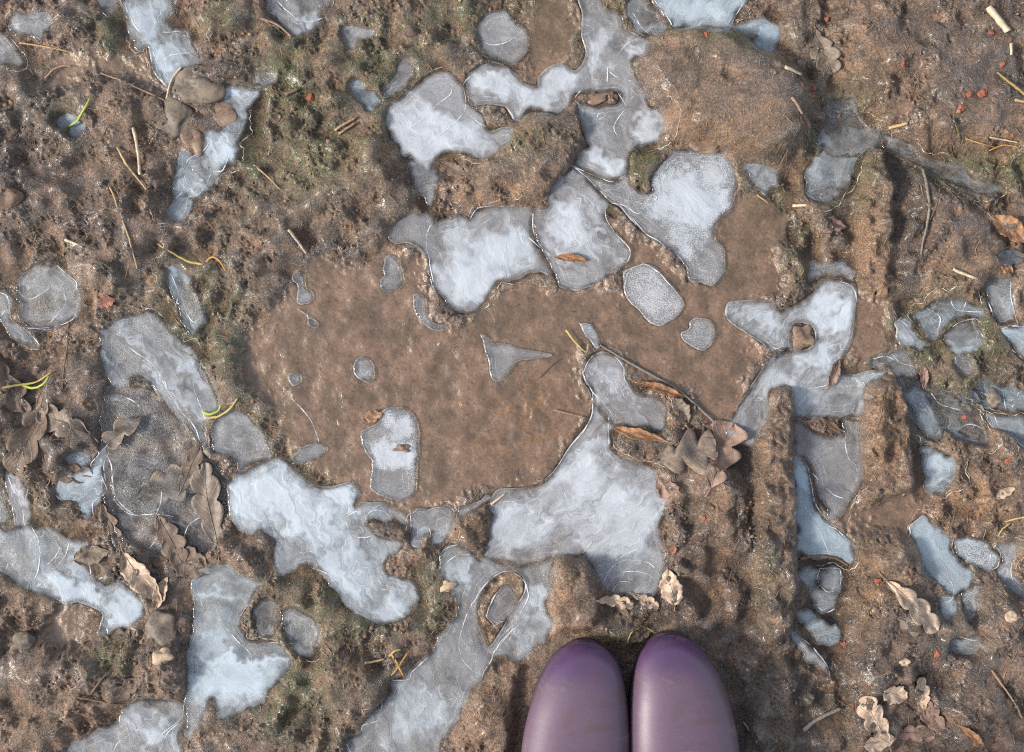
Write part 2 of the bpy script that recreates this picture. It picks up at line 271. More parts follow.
ice("long grey ice channel with looping swirl lines running to the bottom edge",
    [(441, 568), (440, 556), (443, 547), (450, 543), (460, 546), (470, 552), (480, 562), (487, 556), (500, 562), (520, 566), (540, 562), (555, 558), (551, 576), (550, 589), (547, 606), (555, 621), (550, 632), (535, 645), (527, 656), (516, 661), (505, 656), (495, 660), (481, 680), (471, 687), (460, 712), (447, 733), (440, 745), (436, 790), (340, 790), (347, 765), (346, 743), (348, 738), (362, 735), (364, 722), (376, 708), (388, 696), (391, 681), (402, 678), (410, 669), (423, 664), (434, 650), (447, 632), (457, 613), (456, 595), (447, 584)],
    holes=[[(516, 572), (524, 580), (524, 592), (516, 606), (507, 620), (497, 636), (489, 646), (484, 636), (479, 622), (478, 606), (482, 592), (490, 581), (502, 573)]],
    base=.36, cores=[(420, 715, 26, 40, 60, .3), (535, 600, 16, 40, 90, .35), (460, 570, 14, 14, 0, .25), (525, 640, 16, 14, 0, .2), (400, 700, 16, 20, 0, .2)], tint=.55, flow=70, streak=.3,
    ridges=[C(3, 1, [(1015, 72), (960, 72), (900, 105), (855, 165), (815, 240), (788, 330), (795, 390), (830, 440), (875, 462)]), C(3, 1, [(1030, 255), (975, 305), (930, 355), (905, 410), (880, 450), (865, 495)]), C(3, 2, [(0, 72), (50, 76), (90, 110), (105, 165), (80, 225), (40, 280), (0, 320)]),
            C(3, 1, [(715, 60), (715, 10), (745, -18), (790, -30)]), C(3, 1, [(730, 50), (780, 10), (830, 10)]), C(3, 2, [(0, 355), (40, 300), (100, 265)]), C(3, 1, [(530, 480), (600, 478), (610, 450), (680, 385)]), C(3, 1, [(425, 690), (425, 650), (480, 630), (500, 560)]), C(3, 1, [(360, 715), (375, 745), (395, 765)])])
ice("inner grey oval of ice inside the brown eye of the swirl",
    C(3, 1, [(890, 250), (893, 215), (915, 170), (945, 130), (975, 125), (1000, 150), (1010, 190), (985, 240), (955, 265), (925, 283)]), base=.22, tint=.2, ridges=[C(3, 1, [(915, 280), (945, 262), (972, 258)]), C(3, 1, [(893, 240), (895, 215), (918, 170), (947, 130)])])
ice("forked white ice sheet right of the puddle with a pebble hole",
    [(726, 309), (731, 302), (747, 300), (757, 300), (770, 302), (783, 311), (794, 304), (807, 294), (823, 283), (836, 280), (852, 288), (856, 299), (854, 315), (851, 344), (844, 358), (834, 366), (840, 374), (855, 374), (871, 370), (887, 371), (882, 378), (868, 383), (863, 397), (860, 414), (839, 417), (807, 417), (794, 414), (793, 390), (786, 386), (772, 393), (769, 412), (765, 425), (753, 438), (738, 438), (730, 428), (737, 410), (747, 394), (755, 378), (768, 363), (782, 353), (790, 350), (780, 348), (768, 347), (753, 336), (737, 328), (727, 319)],
    holes=[[(793, 326), (802, 323), (812, 327), (815, 337), (810, 347), (800, 350), (792, 344)]],
    base=.4, cores=[(760, 318, 26, 14, 20, .35), (835, 310, 18, 28, 80, .42), (815, 360, 20, 14, 30, .35), (775, 385, 20, 14, -30, .35), (800, 395, 20, 16, 0, .25)], tint=.45, flow=-50, streak=.4,
    ridges=[[(860, 381.5), (863, 381.5), (864, 384), (862, 387), (858, 387), (855, 384), (857, 381), (860, 381.5)], C(2, 3, [(440, 8), (455, 20), (440, 30)]), C(2, 3, [(150, 60), (200, 70), (260, 60), (300, 40), (335, 40)]), C(1, 3, [(310, 342), (350, 352), (380, 380), (384, 420)]), C(1, 3, [(40, 560), (80, 595), (105, 585), (100, 560)])])
ice("translucent mauve grey ice pane between the two tyre track ridges",
    [(796, 421), (820, 433), (842, 438), (846, 430), (845, 421), (860, 421), (862, 440), (862, 463), (858, 490), (847, 503), (842, 515), (831, 514), (820, 498), (813, 480), (810, 468), (804, 458), (796, 455), (795, 440)],
    base=.3, cores=[(820, 460, 22, 22, 0, .08)], tint=.35, flow=50, streak=.15, ridges=[C(2, 3, [(345, 232), (343, 290), (352, 330), (375, 352), (398, 360)]), C(2, 3, [(215, 385), (260, 430), (300, 470), (350, 485)])])
ice("bright teal blue wedge of ice at the foot of the mauve pane",
    [(794, 458), (803, 459), (808, 471), (812, 490), (818, 508), (831, 524), (847, 537), (852, 543), (850, 561), (834, 556), (799, 552), (796, 530), (794, 490)],
    base=.62, cores=[(803, 475, 7, 18, 80, .3), (815, 535, 20, 16, 20, .1)], tint=1.0, flow=65, streak=.12,
    ridges=[C(2, 3, [(155, 333), (185, 336), (205, 380), (218, 450), (240, 520), (300, 588), (350, 630)]), C(2, 3, [(165, 480), (215, 550), (255, 625), (280, 692)]), C(2, 3, [(180, 685), (230, 690), (290, 690)]), C(2, 3, [(250, 580), (310, 600), (355, 650)])])
ice("small dark ice pane below a brown stem in the tyre rut",
    C(3, 3, [(160, 82), (200, 60), (242, 62), (238, 90), (230, 110), (180, 116)]), base=.34, tint=.75, ridges=[C(3, 3, [(245, 62), (238, 90), (243, 115)])])
ice("small square edged ice pane, rightmost in the tyre rut",
    C(3, 3, [(246, 64), (320, 66), (318, 140), (285, 150), (252, 126)]), base=.32, tint=.7, ridges=[C(3, 3, [(246, 62), (320, 63), (322, 135)]), C(3, 3, [(250, 128), (275, 148), (320, 145)])])
ice("small cupped blue ice pane, third down in the tyre rut",
    C(3, 3, [(232, 150), (268, 154), (312, 152), (302, 210), (270, 225), (240, 205)]), base=.34, tint=.8, ridges=[C(3, 3, [(238, 205), (270, 226), (302, 212)])])
ice("lowest blotchy blue ice pane in the tyre rut",
    C(3, 3, [(175, 230), (205, 225), (240, 240), (270, 260), (310, 272), (302, 330), (250, 322), (210, 290)]), base=.32, tint=.75, streak=.5)
ice("thin clear shard of ice standing along the rut edge near the right boot",
    C(3, 3, [(150, 300), (180, 325), (220, 360), (270, 420), (285, 468), (255, 445), (220, 400), (180, 360)]), base=.3, tint=.6, streak=.4, ridges=[C(3, 3, [(180, 325), (222, 360), (270, 420), (285, 466)])])
ice("faint blue ice strip beside the right hand ridge of mud",
    C(2, 3, [(560, 90), (600, 60), (640, 80), (660, 130), (700, 200), (722, 260), (690, 280), (650, 250), (620, 200), (590, 140)]), base=.26, tint=.8, streak=.4, flow=60)
ice("bumpy blue grey ice patch halfway down the right side",
    C(2, 3, [(630, 300), (680, 298), (750, 320), (762, 350), (745, 420), (705, 465), (655, 455), (630, 400)]), base=.4, cores=[(938, 470, 12, 12, 0, .2)], tint=.7, streak=.4)
ice("smooth pale blue boot shaped ice sheet, lower right",
    [(908, 530), (914, 522), (927, 515), (938, 530), (948, 538), (951, 553), (956, 562), (971, 568), (973, 580), (966, 589), (946, 590), (936, 579), (924, 565), (919, 552)],
    base=.62, cores=[(925, 545, 16, 22, 60, .12)], tint=.9, streak=.1, flow=60, ridges=[C(2, 3, [(640, 540), (665, 520), (700, 512)]), C(2, 3, [(748, 640), (742, 665), (752, 690)]), C(3, 3, [(735, 105), (750, 140), (745, 175), (720, 190)])])
ice("small blue ice lobe directly under the pale boot shaped sheet",
    [(941, 595), (956, 594), (957, 610), (951, 624), (941, 620), (938, 606)], base=.42, tint=.8, streak=.4)
ice("speckled grey ice loop on the lower right, just right of the pale blue sheet",
    [(954, 541), (967, 535), (980, 540), (994, 546), (1000, 560), (992, 572), (984, 574), (978, 566), (964, 562), (956, 556)], base=.48, tint=.5, streak=.3, ridges=[C(2, 3, [(905, 660), (925, 690), (915, 735), (890, 752)]), C(3, 3, [(890, 0), (885, 30), (870, 50)])])
ice("curving grey ice band at the lower right edge",
    [(997, 548), (1008, 541), (1018, 545), (1012, 560), (1010, 575), (1028, 590), (1050, 596), (1050, 606), (1024, 600), (1006, 588), (995, 572), (1002, 562)], base=.4, tint=.4, ridges=[C(3, 3, [(985, 10), (965, 60), (975, 110), (1015, 150)])])
ice("grey ice tail leading down from the speckled loop",
    [(962, 592), (974, 584), (982, 584), (978, 600), (977, 615), (972, 624), (964, 618), (962, 604)], base=.34, tint=.4)
ice("straight edged blue ice slab cut by the right edge",
    [(1001, 328), (1028, 325), (1050, 325), (1050, 372), (1030, 364), (1020, 357), (1009, 345)], base=.42, tint=.85, streak=.2, ridges=[C(1, 3, [(915, 525), (960, 515), (1030, 512)]), C(1, 3, [(925, 535), (960, 590), (1010, 632)])])
ice("cracked glassy ice plate with dark gaps above the blue slab",
    [(988, 284), (996, 279), (1009, 278), (1016, 282), (1012, 294), (1014, 308), (1018, 322), (1006, 325), (997, 324), (990, 312), (985, 302)], base=.22, tint=.6, streak=.4, ridges=[C(1, 3, [(960, 335), (965, 400), (975, 450), (990, 505)]), C(1, 3, [(870, 400), (890, 450), (915, 510), (1000, 508)])])
ice("dull greenish ice shelf with a bright rim, right side",
    [(940, 342), (951, 328), (962, 322), (975, 319), (983, 328), (982, 346), (968, 350), (956, 351)], base=.24, tint=.7, streak=.4, ridges=[C(1, 3, [(740, 520), (780, 495), (830, 484), (845, 500)]), C(1, 3, [(855, 540), (870, 580), (850, 605)])])
ice("slim blue grey ice leaf shape left of the greenish shelf",
    [(894, 322), (903, 320), (912, 326), (919, 335), (930, 347), (922, 352), (911, 347), (898, 339)], base=.34, tint=.6, ridges=[C(1, 3, [(525, 500), (545, 490), (580, 512)])])
ice("small clear ice lens with a white ringed bubble, right side",
    [(952, 362), (960, 357), (969, 358), (974, 369), (968, 376), (958, 375)], base=.3, tint=.4, ridges=[C(1, 3, [(720, 640), (725, 622), (748, 620), (758, 640), (750, 655)])])
ice("mottled ice at the right edge below the dark hollows",
    [(985, 413), (1000, 414), (1015, 415), (1050, 418), (1050, 462), (1024, 455), (1013, 436), (999, 429), (988, 424)], base=.36, tint=.75, streak=.4, ridges=[C(2, 3, [(860, 150), (900, 170), (915, 215)]), C(2, 3, [(975, 250), (1000, 280), (1020, 295)])])
ice("grey film of ice above the forked white sheet",
    [(807, 268), (826, 266), (845, 264), (855, 272), (852, 281), (838, 276), (820, 278), (808, 276)], base=.22, tint=.5)
ice("mossy blotched ice film in the upper right hollow",
    [(826, 102), (840, 98), (855, 98), (860, 112), (870, 126), (879, 136), (871, 149), (858, 158), (852, 172), (846, 192), (826, 204), (807, 197), (805, 175), (812, 160), (822, 148), (818, 134), (826, 122)], base=.2, tint=.85, streak=.55)
ice("long faint blue ice streak running right from the mossy hollow",
    [(882, 134), (898, 136), (914, 144), (924, 155), (942, 160), (961, 165), (976, 178), (1000, 188), (984, 196), (967, 190), (948, 182), (927, 170), (906, 160), (888, 150)], base=.2, tint=.9, streak=.6, flow=20)
ice("bright cyan white ice strip with long cracks along the top edge",
    [(650, -30), (656, 2), (668, 12), (672, 24), (673, 32), (684, 30), (697, 29), (707, 27), (718, 29), (729, 31), (745, 35), (755, 46), (766, 53), (774, 53), (777, 42), (781, 30), (774, 24), (758, 20), (745, 24), (734, 24), (739, 13), (746, 0), (748, -30)],
    base=.6, cores=[(700, 10, 26, 14, 0, .25), (765, 38, 10, 12, 0, .2)], tint=.85, flow=-50, streak=.25,
    ridges=[C(0, 2, [(738, 108), (760, 85), (800, 50), (850, 0)]), C(0, 2, [(870, 95), (885, 60), (905, 30), (925, 0)]), C(0, 2, [(580, 0), (620, 50), (648, 100)])])
ice("splintered clear ice between the arch and the cyan strip, top edge",
    [(626, 2), (634, -4), (648, 2), (660, 14), (669, 24), (666, 31), (655, 36), (642, 34), (634, 24), (626, 14)], base=.2, tint=.6, streak=.6, ridges=[C(0, 2, [(500, 50), (530, 100), (560, 130)])])
ice("small dull blue ice fragment right of the large blunt lobe",
    [(742, 164), (754, 163), (766, 166), (777, 170), (776, 188), (764, 193), (755, 188), (748, 178)], base=.24, tint=.7, streak=.5)
ice("thin clear ice over brown leaves, left of the swirl of oak leaves",
    [(112, 470), (120, 458), (140, 452), (165, 460), (185, 470), (195, 488), (188, 505), (172, 516), (150, 518), (128, 514), (116, 500), (110, 486)], base=.1, tint=.2, flow=20, streak=.3, cores=[(165, 495, 8, 12, 40, .2)],
    ridges=[C(2, 0, [(405, 320), (420, 360), (425, 430), (430, 480), (470, 530), (520, 545), (590, 540), (655, 550)]), C(2, 0, [(410, 310), (390, 360), (400, 420)]), C(2, 0, [(610, 450), (605, 500), (592, 535)])])
ice("thin wrinkled ice over the dark hollow below the long slab",
    [(108, 396), (120, 392), (138, 394), (152, 404), (165, 420), (172, 432), (160, 440), (140, 438), (124, 428), (112, 412)], base=.12, tint=.3, flow=40, streak=.35, cores=[(125, 402, 18, 4, 30, .25)], ridges=[C(2, 0, [(440, 95), (490, 110), (530, 140), (550, 165)]), C(2, 0, [(440, 275), (470, 278), (495, 288)])])
ice("brownish clear ice over folded leaves beside the milky lake",
    [(262, 596), (276, 600), (280, 620), (276, 636), (262, 638), (254, 626), (254, 608)], base=.16, tint=.2)
ice("pale feathery ice fringe by the left edge above the white tongue",
    [(4, 470), (10, 464), (18, 470), (24, 484), (28, 500), (30, 516), (24, 528), (16, 524), (12, 508), (6, 492)], base=.3, cores=[(18, 490, 5, 22, -70, .35)], tint=.1, flow=75, streak=.5, ridges=[C(2, 0, [(20, 365), (50, 440), (80, 500), (95, 590)]), C(2, 0, [(75, 390), (105, 440), (95, 490)])])

ice("wide thin skin of clear ice over brown leaves beside the jagged blue shard",
    [(106, 388), (128, 386), (150, 390), (176, 416), (200, 448), (218, 470), (226, 500), (216, 540), (196, 558), (160, 556), (128, 540), (106, 512), (98, 450)], base=.05, tint=.2, streak=.2, flow=40, lift=-.75, cores=[(140, 530, 30, 8, 30, .18), (200, 520, 6, 26, 80, .2), (115, 460, 6, 30, 90, .14)],
    ridges=[[(150, 548), (160, 530), (158, 512)], [(182, 540), (190, 524), (204, 516)], [(110, 480), (118, 500), (134, 514), (150, 520)]])
ice("thin clear ice in the wet hollow left of the mottled right edge ice",
    [(898, 372), (925, 384), (948, 392), (968, 404), (985, 420), (990, 446), (962, 440), (944, 430), (930, 440), (912, 420), (900, 396)], base=.10, tint=.9, streak=.5, flow=50, lift=-.75, ridges=[[(930, 392), (940, 404), (960, 410)], [(958, 430), (970, 424), (984, 430)]])
ice("olive tinged clear ice crossed by white lines, right side above the greenish shelf",
    [(924, 305), (945, 298), (965, 300), (986, 307), (986, 317), (972, 316), (955, 320), (944, 328), (934, 340), (922, 330), (916, 316)], base=.2, tint=1.0, streak=.5, flow=20,
    ridges=[[(926, 308), (940, 318), (936, 334)], [(950, 300), (958, 310), (985, 312)], [(966, 301), (962, 312)]])
ice("dull blue film over brown water left of the thin upright pinkish leaf",
    [(862, 363), (875, 356), (895, 351), (911, 358), (918, 368), (905, 377), (893, 373), (888, 368), (872, 367)], base=.26, tint=.7, streak=.4, ridges=[[(872, 360), (885, 356), (894, 360)], [(890, 352), (900, 362), (914, 366)]])
ice("greenish splintered ice below the straight edged slab at the right edge",
    [(974, 388), (990, 383), (1008, 388), (1050, 392), (1050, 412), (1016, 411), (990, 409), (976, 400)], base=.24, tint=1.0, streak=.6, flow=30, ridges=[[(980, 392), (1000, 400), (1024, 398)], [(1002, 388), (1006, 410)], [(1018, 392), (1012, 408)]])
ice("dull grey film with a white lip, lower right below the grey ice tail",
    [(946, 641), (958, 636), (976, 633), (983, 645), (978, 656), (966, 657), (952, 655)], base=.22, tint=.5, streak=.5, ridges=[[(944, 640), (958, 637), (976, 640), (984, 636)]])
ice("frosted bluish film on the mud right of the milky lake",
    [(279, 612), (298, 607), (314, 616), (321, 634), (312, 652), (300, 656), (290, 646), (286, 630)], base=.2, tint=.6, streak=.5)
ice("faint pale film on moss right of the broken strip, upper left",
    [(251, 71), (262, 67), (278, 72), (277, 84), (262, 88), (252, 84)], base=.24, tint=.7, streak=.5)
ice("faint film at the top edge right of the olive hollow, near the top left",
    [(97, -20), (113, -20), (117, 6), (108, 15), (99, 10)], base=.22, tint=.7, streak=.4)
ice("green grey glaze above the long dark slab, left of the puddle",
    [(165, 268), (180, 263), (191, 278), (197, 298), (203, 320), (194, 333), (182, 322), (172, 302)], base=.16, tint=.9, streak=.6, flow=70, ridges=[[(170, 272), (178, 290), (176, 306)], [(186, 312), (194, 322), (200, 318)]])
ice("narrow glassy strip along the left edge below the slanted sliver",
    [(-30, 480), (0, 482), (6, 496), (8, 516), (2, 524), (-30, 520)], base=.3, tint=.6, streak=.5, flow=80)

# ------------------------------------------------------------------ rasters
ROUND = {'disc', 'oval', 'crescent', 'teardrop', 'spot', 'armed', 'round', 'kidney', 'pool', 'bubbly', 'hooked', 'lens'}
ICE_M = np.zeros((NY, NX)); PUD_M = np.zeros((NY, NX))
for d in ICE:
    pp_ = np.array(d['pts']); ar0 = abs(.5 * np.sum(pp_[:, 0] * np.roll(pp_[:, 1], -1) - np.roll(pp_[:, 0], -1) * pp_[:, 1]))
    d['angular'] = ar0 < 1700 and not ROUND.intersection(d['label'].split())
    sp = spline(d['pts'], 1.5)
    if d['angular']:
        # broken panes: straight sides between the corners, chipped
        lin = []
        for i_ in range(len(pp_)):
            a_, b_ = pp_[i_], pp_[(i_ + 1) % len(pp_)]; k_ = max(1, int(np.linalg.norm(b_ - a_) / 1.5)); lin += [a_ + (b_ - a_) * q_ / k_ for q_ in range(k_)]
        lin = np.array(lin); rj = np.random.default_rng(abs(int(pp_[0][0] * 3)) + 1); nj = len(lin); kk_ = max(4, nj // 4)
        for ax_ in (0, 1):
            q_ = rj.normal(0, .9, kk_); lin[:, ax_] += np.interp(np.arange(nj) / nj, np.linspace(0, 1, kk_ + 1), np.append(q_, q_[0]))
        sp = lin
        d['base'] = min(d['base'] + .10, .55); d['streak'] = max(d['streak'], .35)
    # natural waviness of the outline
    n = len(sp); t = np.arange(n)
    r = np.random.default_rng(abs(len(d['label']) * 31 + int(sp[0][0])))
    w = np.zeros((n, 2))
    for k in (3, 5, 9, 14, 22, 35):
        if k * 4 < n:
            for a in (0, 1): w[:, a] += r.normal() * (0.9 / math.sqrt(k)) * np.sin(2 * math.pi * k * t / n + r.random() * 6.3)
    d['sp'] = sp + w * 0.9
    d['hsp'] = [spline(h, 1.5) for h in d['holes']]
    tmp = np.zeros((NY, NX)); fill(d['sp'], tmp)
    for h in d['hsp']: fill(h, tmp, 0.0)
    ICE_M = np.maximum(ICE_M, tmp)
    for h in d['hsp']: fill(h, PUD_M)
PUDDLES = [
    [(275, 300), (300, 268), (330, 255), (360, 262), (380, 246), (410, 246), (430, 290), (445, 318), (480, 318), (492, 300), (505, 286), (540, 272), (556, 290), (600, 288), (632, 262), (606, 222), (612, 204), (640, 232), (690, 285), (735, 262), (760, 262), (775, 290), (740, 330), (765, 350), (755, 372), (735, 400), (715, 425), (690, 400), (650, 385), (630, 375), (620, 352), (590, 352), (578, 370), (590, 400), (580, 430), (550, 472), (500, 492), (450, 506), (400, 512), (362, 495), (352, 478), (330, 484), (305, 474), (290, 450), (262, 405), (250, 380), (255, 340), (268, 320)],
    [(530, 0), (560, -10), (582, 0), (582, 30), (588, 55), (575, 74), (560, 62), (545, 70), (538, 90), (522, 82), (518, 66), (528, 52), (528, 30)],
    [(855, 290), (870, 300), (895, 310), (892, 340), (870, 372), (848, 366), (856, 330)],
    [(735, 190), (760, 196), (790, 230), (770, 262), (735, 268), (720, 246), (716, 232), (732, 212)],
    [(120, 395), (150, 388), (175, 412), (195, 440), (205, 470), (190, 520), (150, 545), (110, 520), (104, 470), (112, 430)],
    [(850, 500), (880, 496), (910, 500), (930, 505), (915, 525), (895, 530), (870, 530), (850, 545), (845, 520)],
    [(40, 60), (80, 50), (120, 60), (150, 50), (165, 85), (140, 95), (100, 72), (70, 90), (55, 85)],
    [(468, 104), (490, 106), (512, 110), (512, 126), (495, 130), (484, 120)],
    [(640, 345), (700, 360), (735, 370), (720, 405), (690, 395), (650, 378)],
    [(60, 600), (85, 602), (100, 615), (96, 632), (70, 636), (40, 628), (35, 612)],
]
for p in PUDDLES: fill(spline(p, 1.5), PUD_M)

# mounds: (outline, height mm, edge softness mm)
MOUNDS = [
    ([(836, 150), (858, 150), (856, 300), (838, 292), (830, 220)], -5, 4), ([(892, 150), (918, 165), (930, 230), (918, 300), (890, 300), (891, 220)], -3.5, 5),
    ([(846, 380), (858, 380), (858, 500), (846, 505)], -4, 3), ([(914, 390), (934, 384), (930, 500), (912, 500)], -5, 4), ([(728, 440), (755, 420), (755, 520), (757, 640), (744, 640), (738, 560)], -6, 5),
    ([(798, 560), (850, 556), (846, 640), (850, 780), (800, 780)], -7, 5), ([(776, 60), (800, 66), (830, 90), (808, 180), (780, 185), (772, 150), (784, 110)], -6, 6), ([(636, 150), (690, 144), (770, 162), (740, 172), (700, 152)], -3, 3),
    ([(680, 560), (740, 560), (752, 640), (700, 610)], -4, 8), ([(20, 120), (60, 140), (100, 130), (110, 200), (60, 230), (20, 190)], -4, 10), ([(240, 20), (262, 60), (262, 160), (240, 220), (228, 180), (244, 110)], -4, 8),
    (C(0, 2, [(510, 250), (515, 232), (580, 175), (650, 135), (730, 118), (820, 122), (900, 140), (960, 190), (1015, 215), (1100, 260), (1150, 330), (1150, 460), (1100, 560), (1010, 590), (900, 578), (820, 530), (720, 520), (650, 495), (575, 385), (545, 330)]), 24, 8),
    (C(0, 1, [(790, 640), (850, 600), (900, 590), (960, 520), (1000, 470), (1040, 430), (1110, 420), (1190, 440), (1260, 400), (1290, 520), (1240, 560), (1200, 640), (1140, 700), (1060, 750), (960, 770), (860, 760), (780, 740)]), 9, 6),
    ([(480, 300), (500, 285), (530, 280), (556, 292), (575, 310), (585, 335), (590, 350), (560, 350), (530, 345), (500, 338), (486, 320)], 6, 5),
    ([(864, 160), (880, 150), (887, 180), (889, 230), (887, 280), (884, 298), (862, 298), (857, 260), (860, 200)], 12, 3),
    ([(866, 386), (884, 378), (900, 390), (908, 430), (912, 470), (905, 492), (866, 494), (860, 450), (862, 410)], 14, 3.2),
    ([(764, 400), (774, 388), (792, 390), (794, 440), (795, 500), (796, 556), (790, 620), (770, 640), (758, 600), (757, 500), (756, 430)], 15, 3.4),
    ([(692, 470), (720, 465), (745, 480), (750, 520), (748, 550), (730, 556), (712, 540), (700, 520)], 9, 4),
    ([(549, 560), (566, 556), (578, 562), (586, 556), (598, 574), (600, 600), (590, 628), (560, 634), (548, 610), (552, 590)], 12, 3),
    ([(452, 520), (474, 508), (490, 502), (491, 540), (482, 560), (470, 548), (452, 542)], 7, 3),
    ([(325, 665), (345, 655), (372, 668), (385, 690), (375, 715), (345, 718), (328, 700)], 12, 5),
    ([(890, 0), (960, -20), (1060, 0), (1060, 130), (990, 140), (930, 130), (880, 120), (850, 60)], 10, 12),
    ([(740, 236), (760, 230), (785, 236), (805, 260), (804, 285), (780, 296), (758, 292), (748, 265)], 7, 4),
    ([(915, 200), (945, 190), (985, 220), (1000, 250), (970, 290), (930, 310), (905, 280), (905, 230)], 9, 8),
    ([(300, 170), (350, 140), (390, 175), (420, 205), (395, 230), (350, 240), (310, 220)], 8, 8),
    ([(0, 640), (60, 640), (130, 640), (178, 640), (182, 690), (120, 700), (60, 735), (-40, 760), (-60, 660)], 9, 10),
    ([(480, 690), (505, 665), (525, 670), (524, 790), (450, 790), (462, 730)], 10, 6),
    ([(250, 535), (268, 530), (275, 550), (270, 568), (255, 572), (244, 555)], 6, 4),
    ([(375, 530), (400, 524), (410, 532), (400, 541), (380, 538)], 4, 2),
    ([(930, 60), (990, 50), (1010, 110), (950, 120)], 3, 8),
    ([(980, 430), (940, 440), (930, 470), (960, 500), (1040, 510), (1060, 440)], 7, 8),
    ([(860, 560), (900, 540), (915, 590), (930, 640), (900, 680), (860, 660), (852, 600)], 9, 8),
    ([(960, 600), (1060, 600), (1060, 780), (960, 780), (950, 680)], 9, 12),
    ([(110, 60), (150, 100), (130, 190), (80, 230), (-60, 260), (-60, 90), (30, 90)], 6, 12),
]
HM = np.zeros((NY, NX))
for p, h, s in MOUNDS:
    t = np.zeros((NY, NX)); fill(spline(p, 1.5), t); HM += h * blur(t, s)
# level print under and around the boots
BOOT = np.zeros((NY, NX)); fill(spline([(515, 700), (528, 655), (560, 630), (600, 632), (628, 650), (655, 622), (700, 626), (730, 660), (745, 720), (745, 790), (740, 900), (520, 900), (512, 790)], 2), BOOT)
BOOTB = blur(BOOT, 5)

_wx, _wy = band(9, 90, 301, 1.3) * 8.5, band(9, 90, 302, 1.3) * 8.5
PUD_W = sample(PUD_M, GX + _wx, GY + _wy)
PS = np.clip(blur(PUD_W, 8), 0, 1) * (1 - .0)
FAR = blur(np.maximum(ICE_M, PUD_W), 14)
LAND = 1 - ICE_M
_L2 = 1 - np.maximum(ICE_M, PUD_W)
b2, b5, b15, b30 = blur(LAND, 1.8), blur(LAND, 4) * (1 - .8 * PS), blur(_L2, 14), blur(_L2, 30)
icy = blur(ICE_M, 2.0)
pud = PS * (1 - sst(.4, .9, icy))

nL = band(60, 240, 1); nM = band(22, 60, 2); nS = band(8, 20, 3, 1.2); nT = band(4.2, 8, 4, .6); nU = band(2.3, 4.2, 5, .3)
fbm = band(2.6, 150, 6, 1.75)
def rdg(lo, hi, sd): q = band(lo, hi, sd, 1.3); return 1 - np.minimum(np.abs(q + .25 * nS), 1.25)
rock = 1.6 * rdg(24, 70, 7) + .7 * rdg(10, 24, 8) * sst(-.2, 1.0, band(20, 70, 18)) + .45 * rdg(4, 10, 9) * sst(-.2, .9, band(16, 50, 19))
fib = [np.abs(band(2.4, 6.0, 20 + i, .7, ang=a, stretch=5.0) + .5 * band(8, 20, 25 + i)) for i, a in enumerate((15, 60, 105, 150))]
sel = band(18, 60, 31)
sel2 = band(14, 50, 32)
ws = [np.clip(1 - np.abs(sel - c) / 0.75, 0, 1) for c in (-1.0, -0.3, 0.35, 1.0)]
FIB = sum(w * (1 - f) for w, f in zip(ws, fib)) / (sum(ws) + .2)
crack = -sst(.16, .0, np.abs(band(9, 40, 45, 1.5) + .12 * nS)) * sst(.1, 1.2, band(24, 80, 46))
clod = np.clip(band(5, 13, 41, 1) - .7, 0, 2) * sst(-.1, .9, band(24, 80, 42))
pit = np.clip(band(5, 13, 43, 1) - 1.0, 0, 2)
lump = sst(.35, .9, b5)
rough = 0.15 + 0.75 * sst(-.9, .7, band(24, 110, 44))      # some ground is trodden smoother than the rest

rough = rough * (1 - .5 * sst(6, 16, HM))
edge_up = sst(0.10, 0.70, b2)
Hmm = -5.0 + 4.6 * edge_up + 5.0 * sst(.30, 1.0, b15) + 3.0 * sst(.6, 1.0, b30)
Hmm += HM * sst(.30, .80, b5) * 1.45 + sst(.55, .95, b15) * (2.2 * np.clip(nL, -1, 2) + 2.0 * np.clip(nM, -.8, 2)) * (1 - .8 * sst(2, 10, HM))
Hmm += (.35 + .65 * lump) * edge_up * (1.4 * nL + 1.5 * nM + 3.3 * fbm + rough * (1.6 * rock - 1.9) + 1.3 * FIB * (.35 + rough) * sst(-1.2, .5, sel2) + .9 * clod - .25 * pit)
Hmm += sst(.25, .8, b2) * (.25 + .75 * rough) * (0.50 * nT + 0.42 * nU + .55 * crack)
smear = sst(.62, .30, rough) * .75
Hmm = Hmm * (1 - smear) + blur(Hmm, 2.6) * smear
# puddle bed: soft silt, shallow, with faint drifts
bed = -2.2 + .35 * nM + .10 * nS + .035 * nT + .10 * fbm - 0.6 * sst(-.3, 1.2, nL)
Hmm = np.where(LAND > .5, Hmm, Hmm * 1.0)
pw = sst(.30, .78, pud + .10 * nS + .05 * nT)
Hmm = Hmm * (1 - pw) + bed * pw
rip = np.exp(-(((GX - 528) / 44) ** 2 + ((GY - 418) / 40) ** 2) * 1.2)
Hmm += pw * rip * .22 * np.sin((GX * math.sin(R(32)) * 1.0 + GY * math.cos(R(32))) / 1.9 + 1.6 * nM + .5 * nS)
# ice floor is deeper, uneven
Hmm += icy * (-1.5 + .6 * nM) * (1 - pw)
Hmm = Hmm * (1 - BOOTB) + (0.5 + .35 * nS) * BOOTB
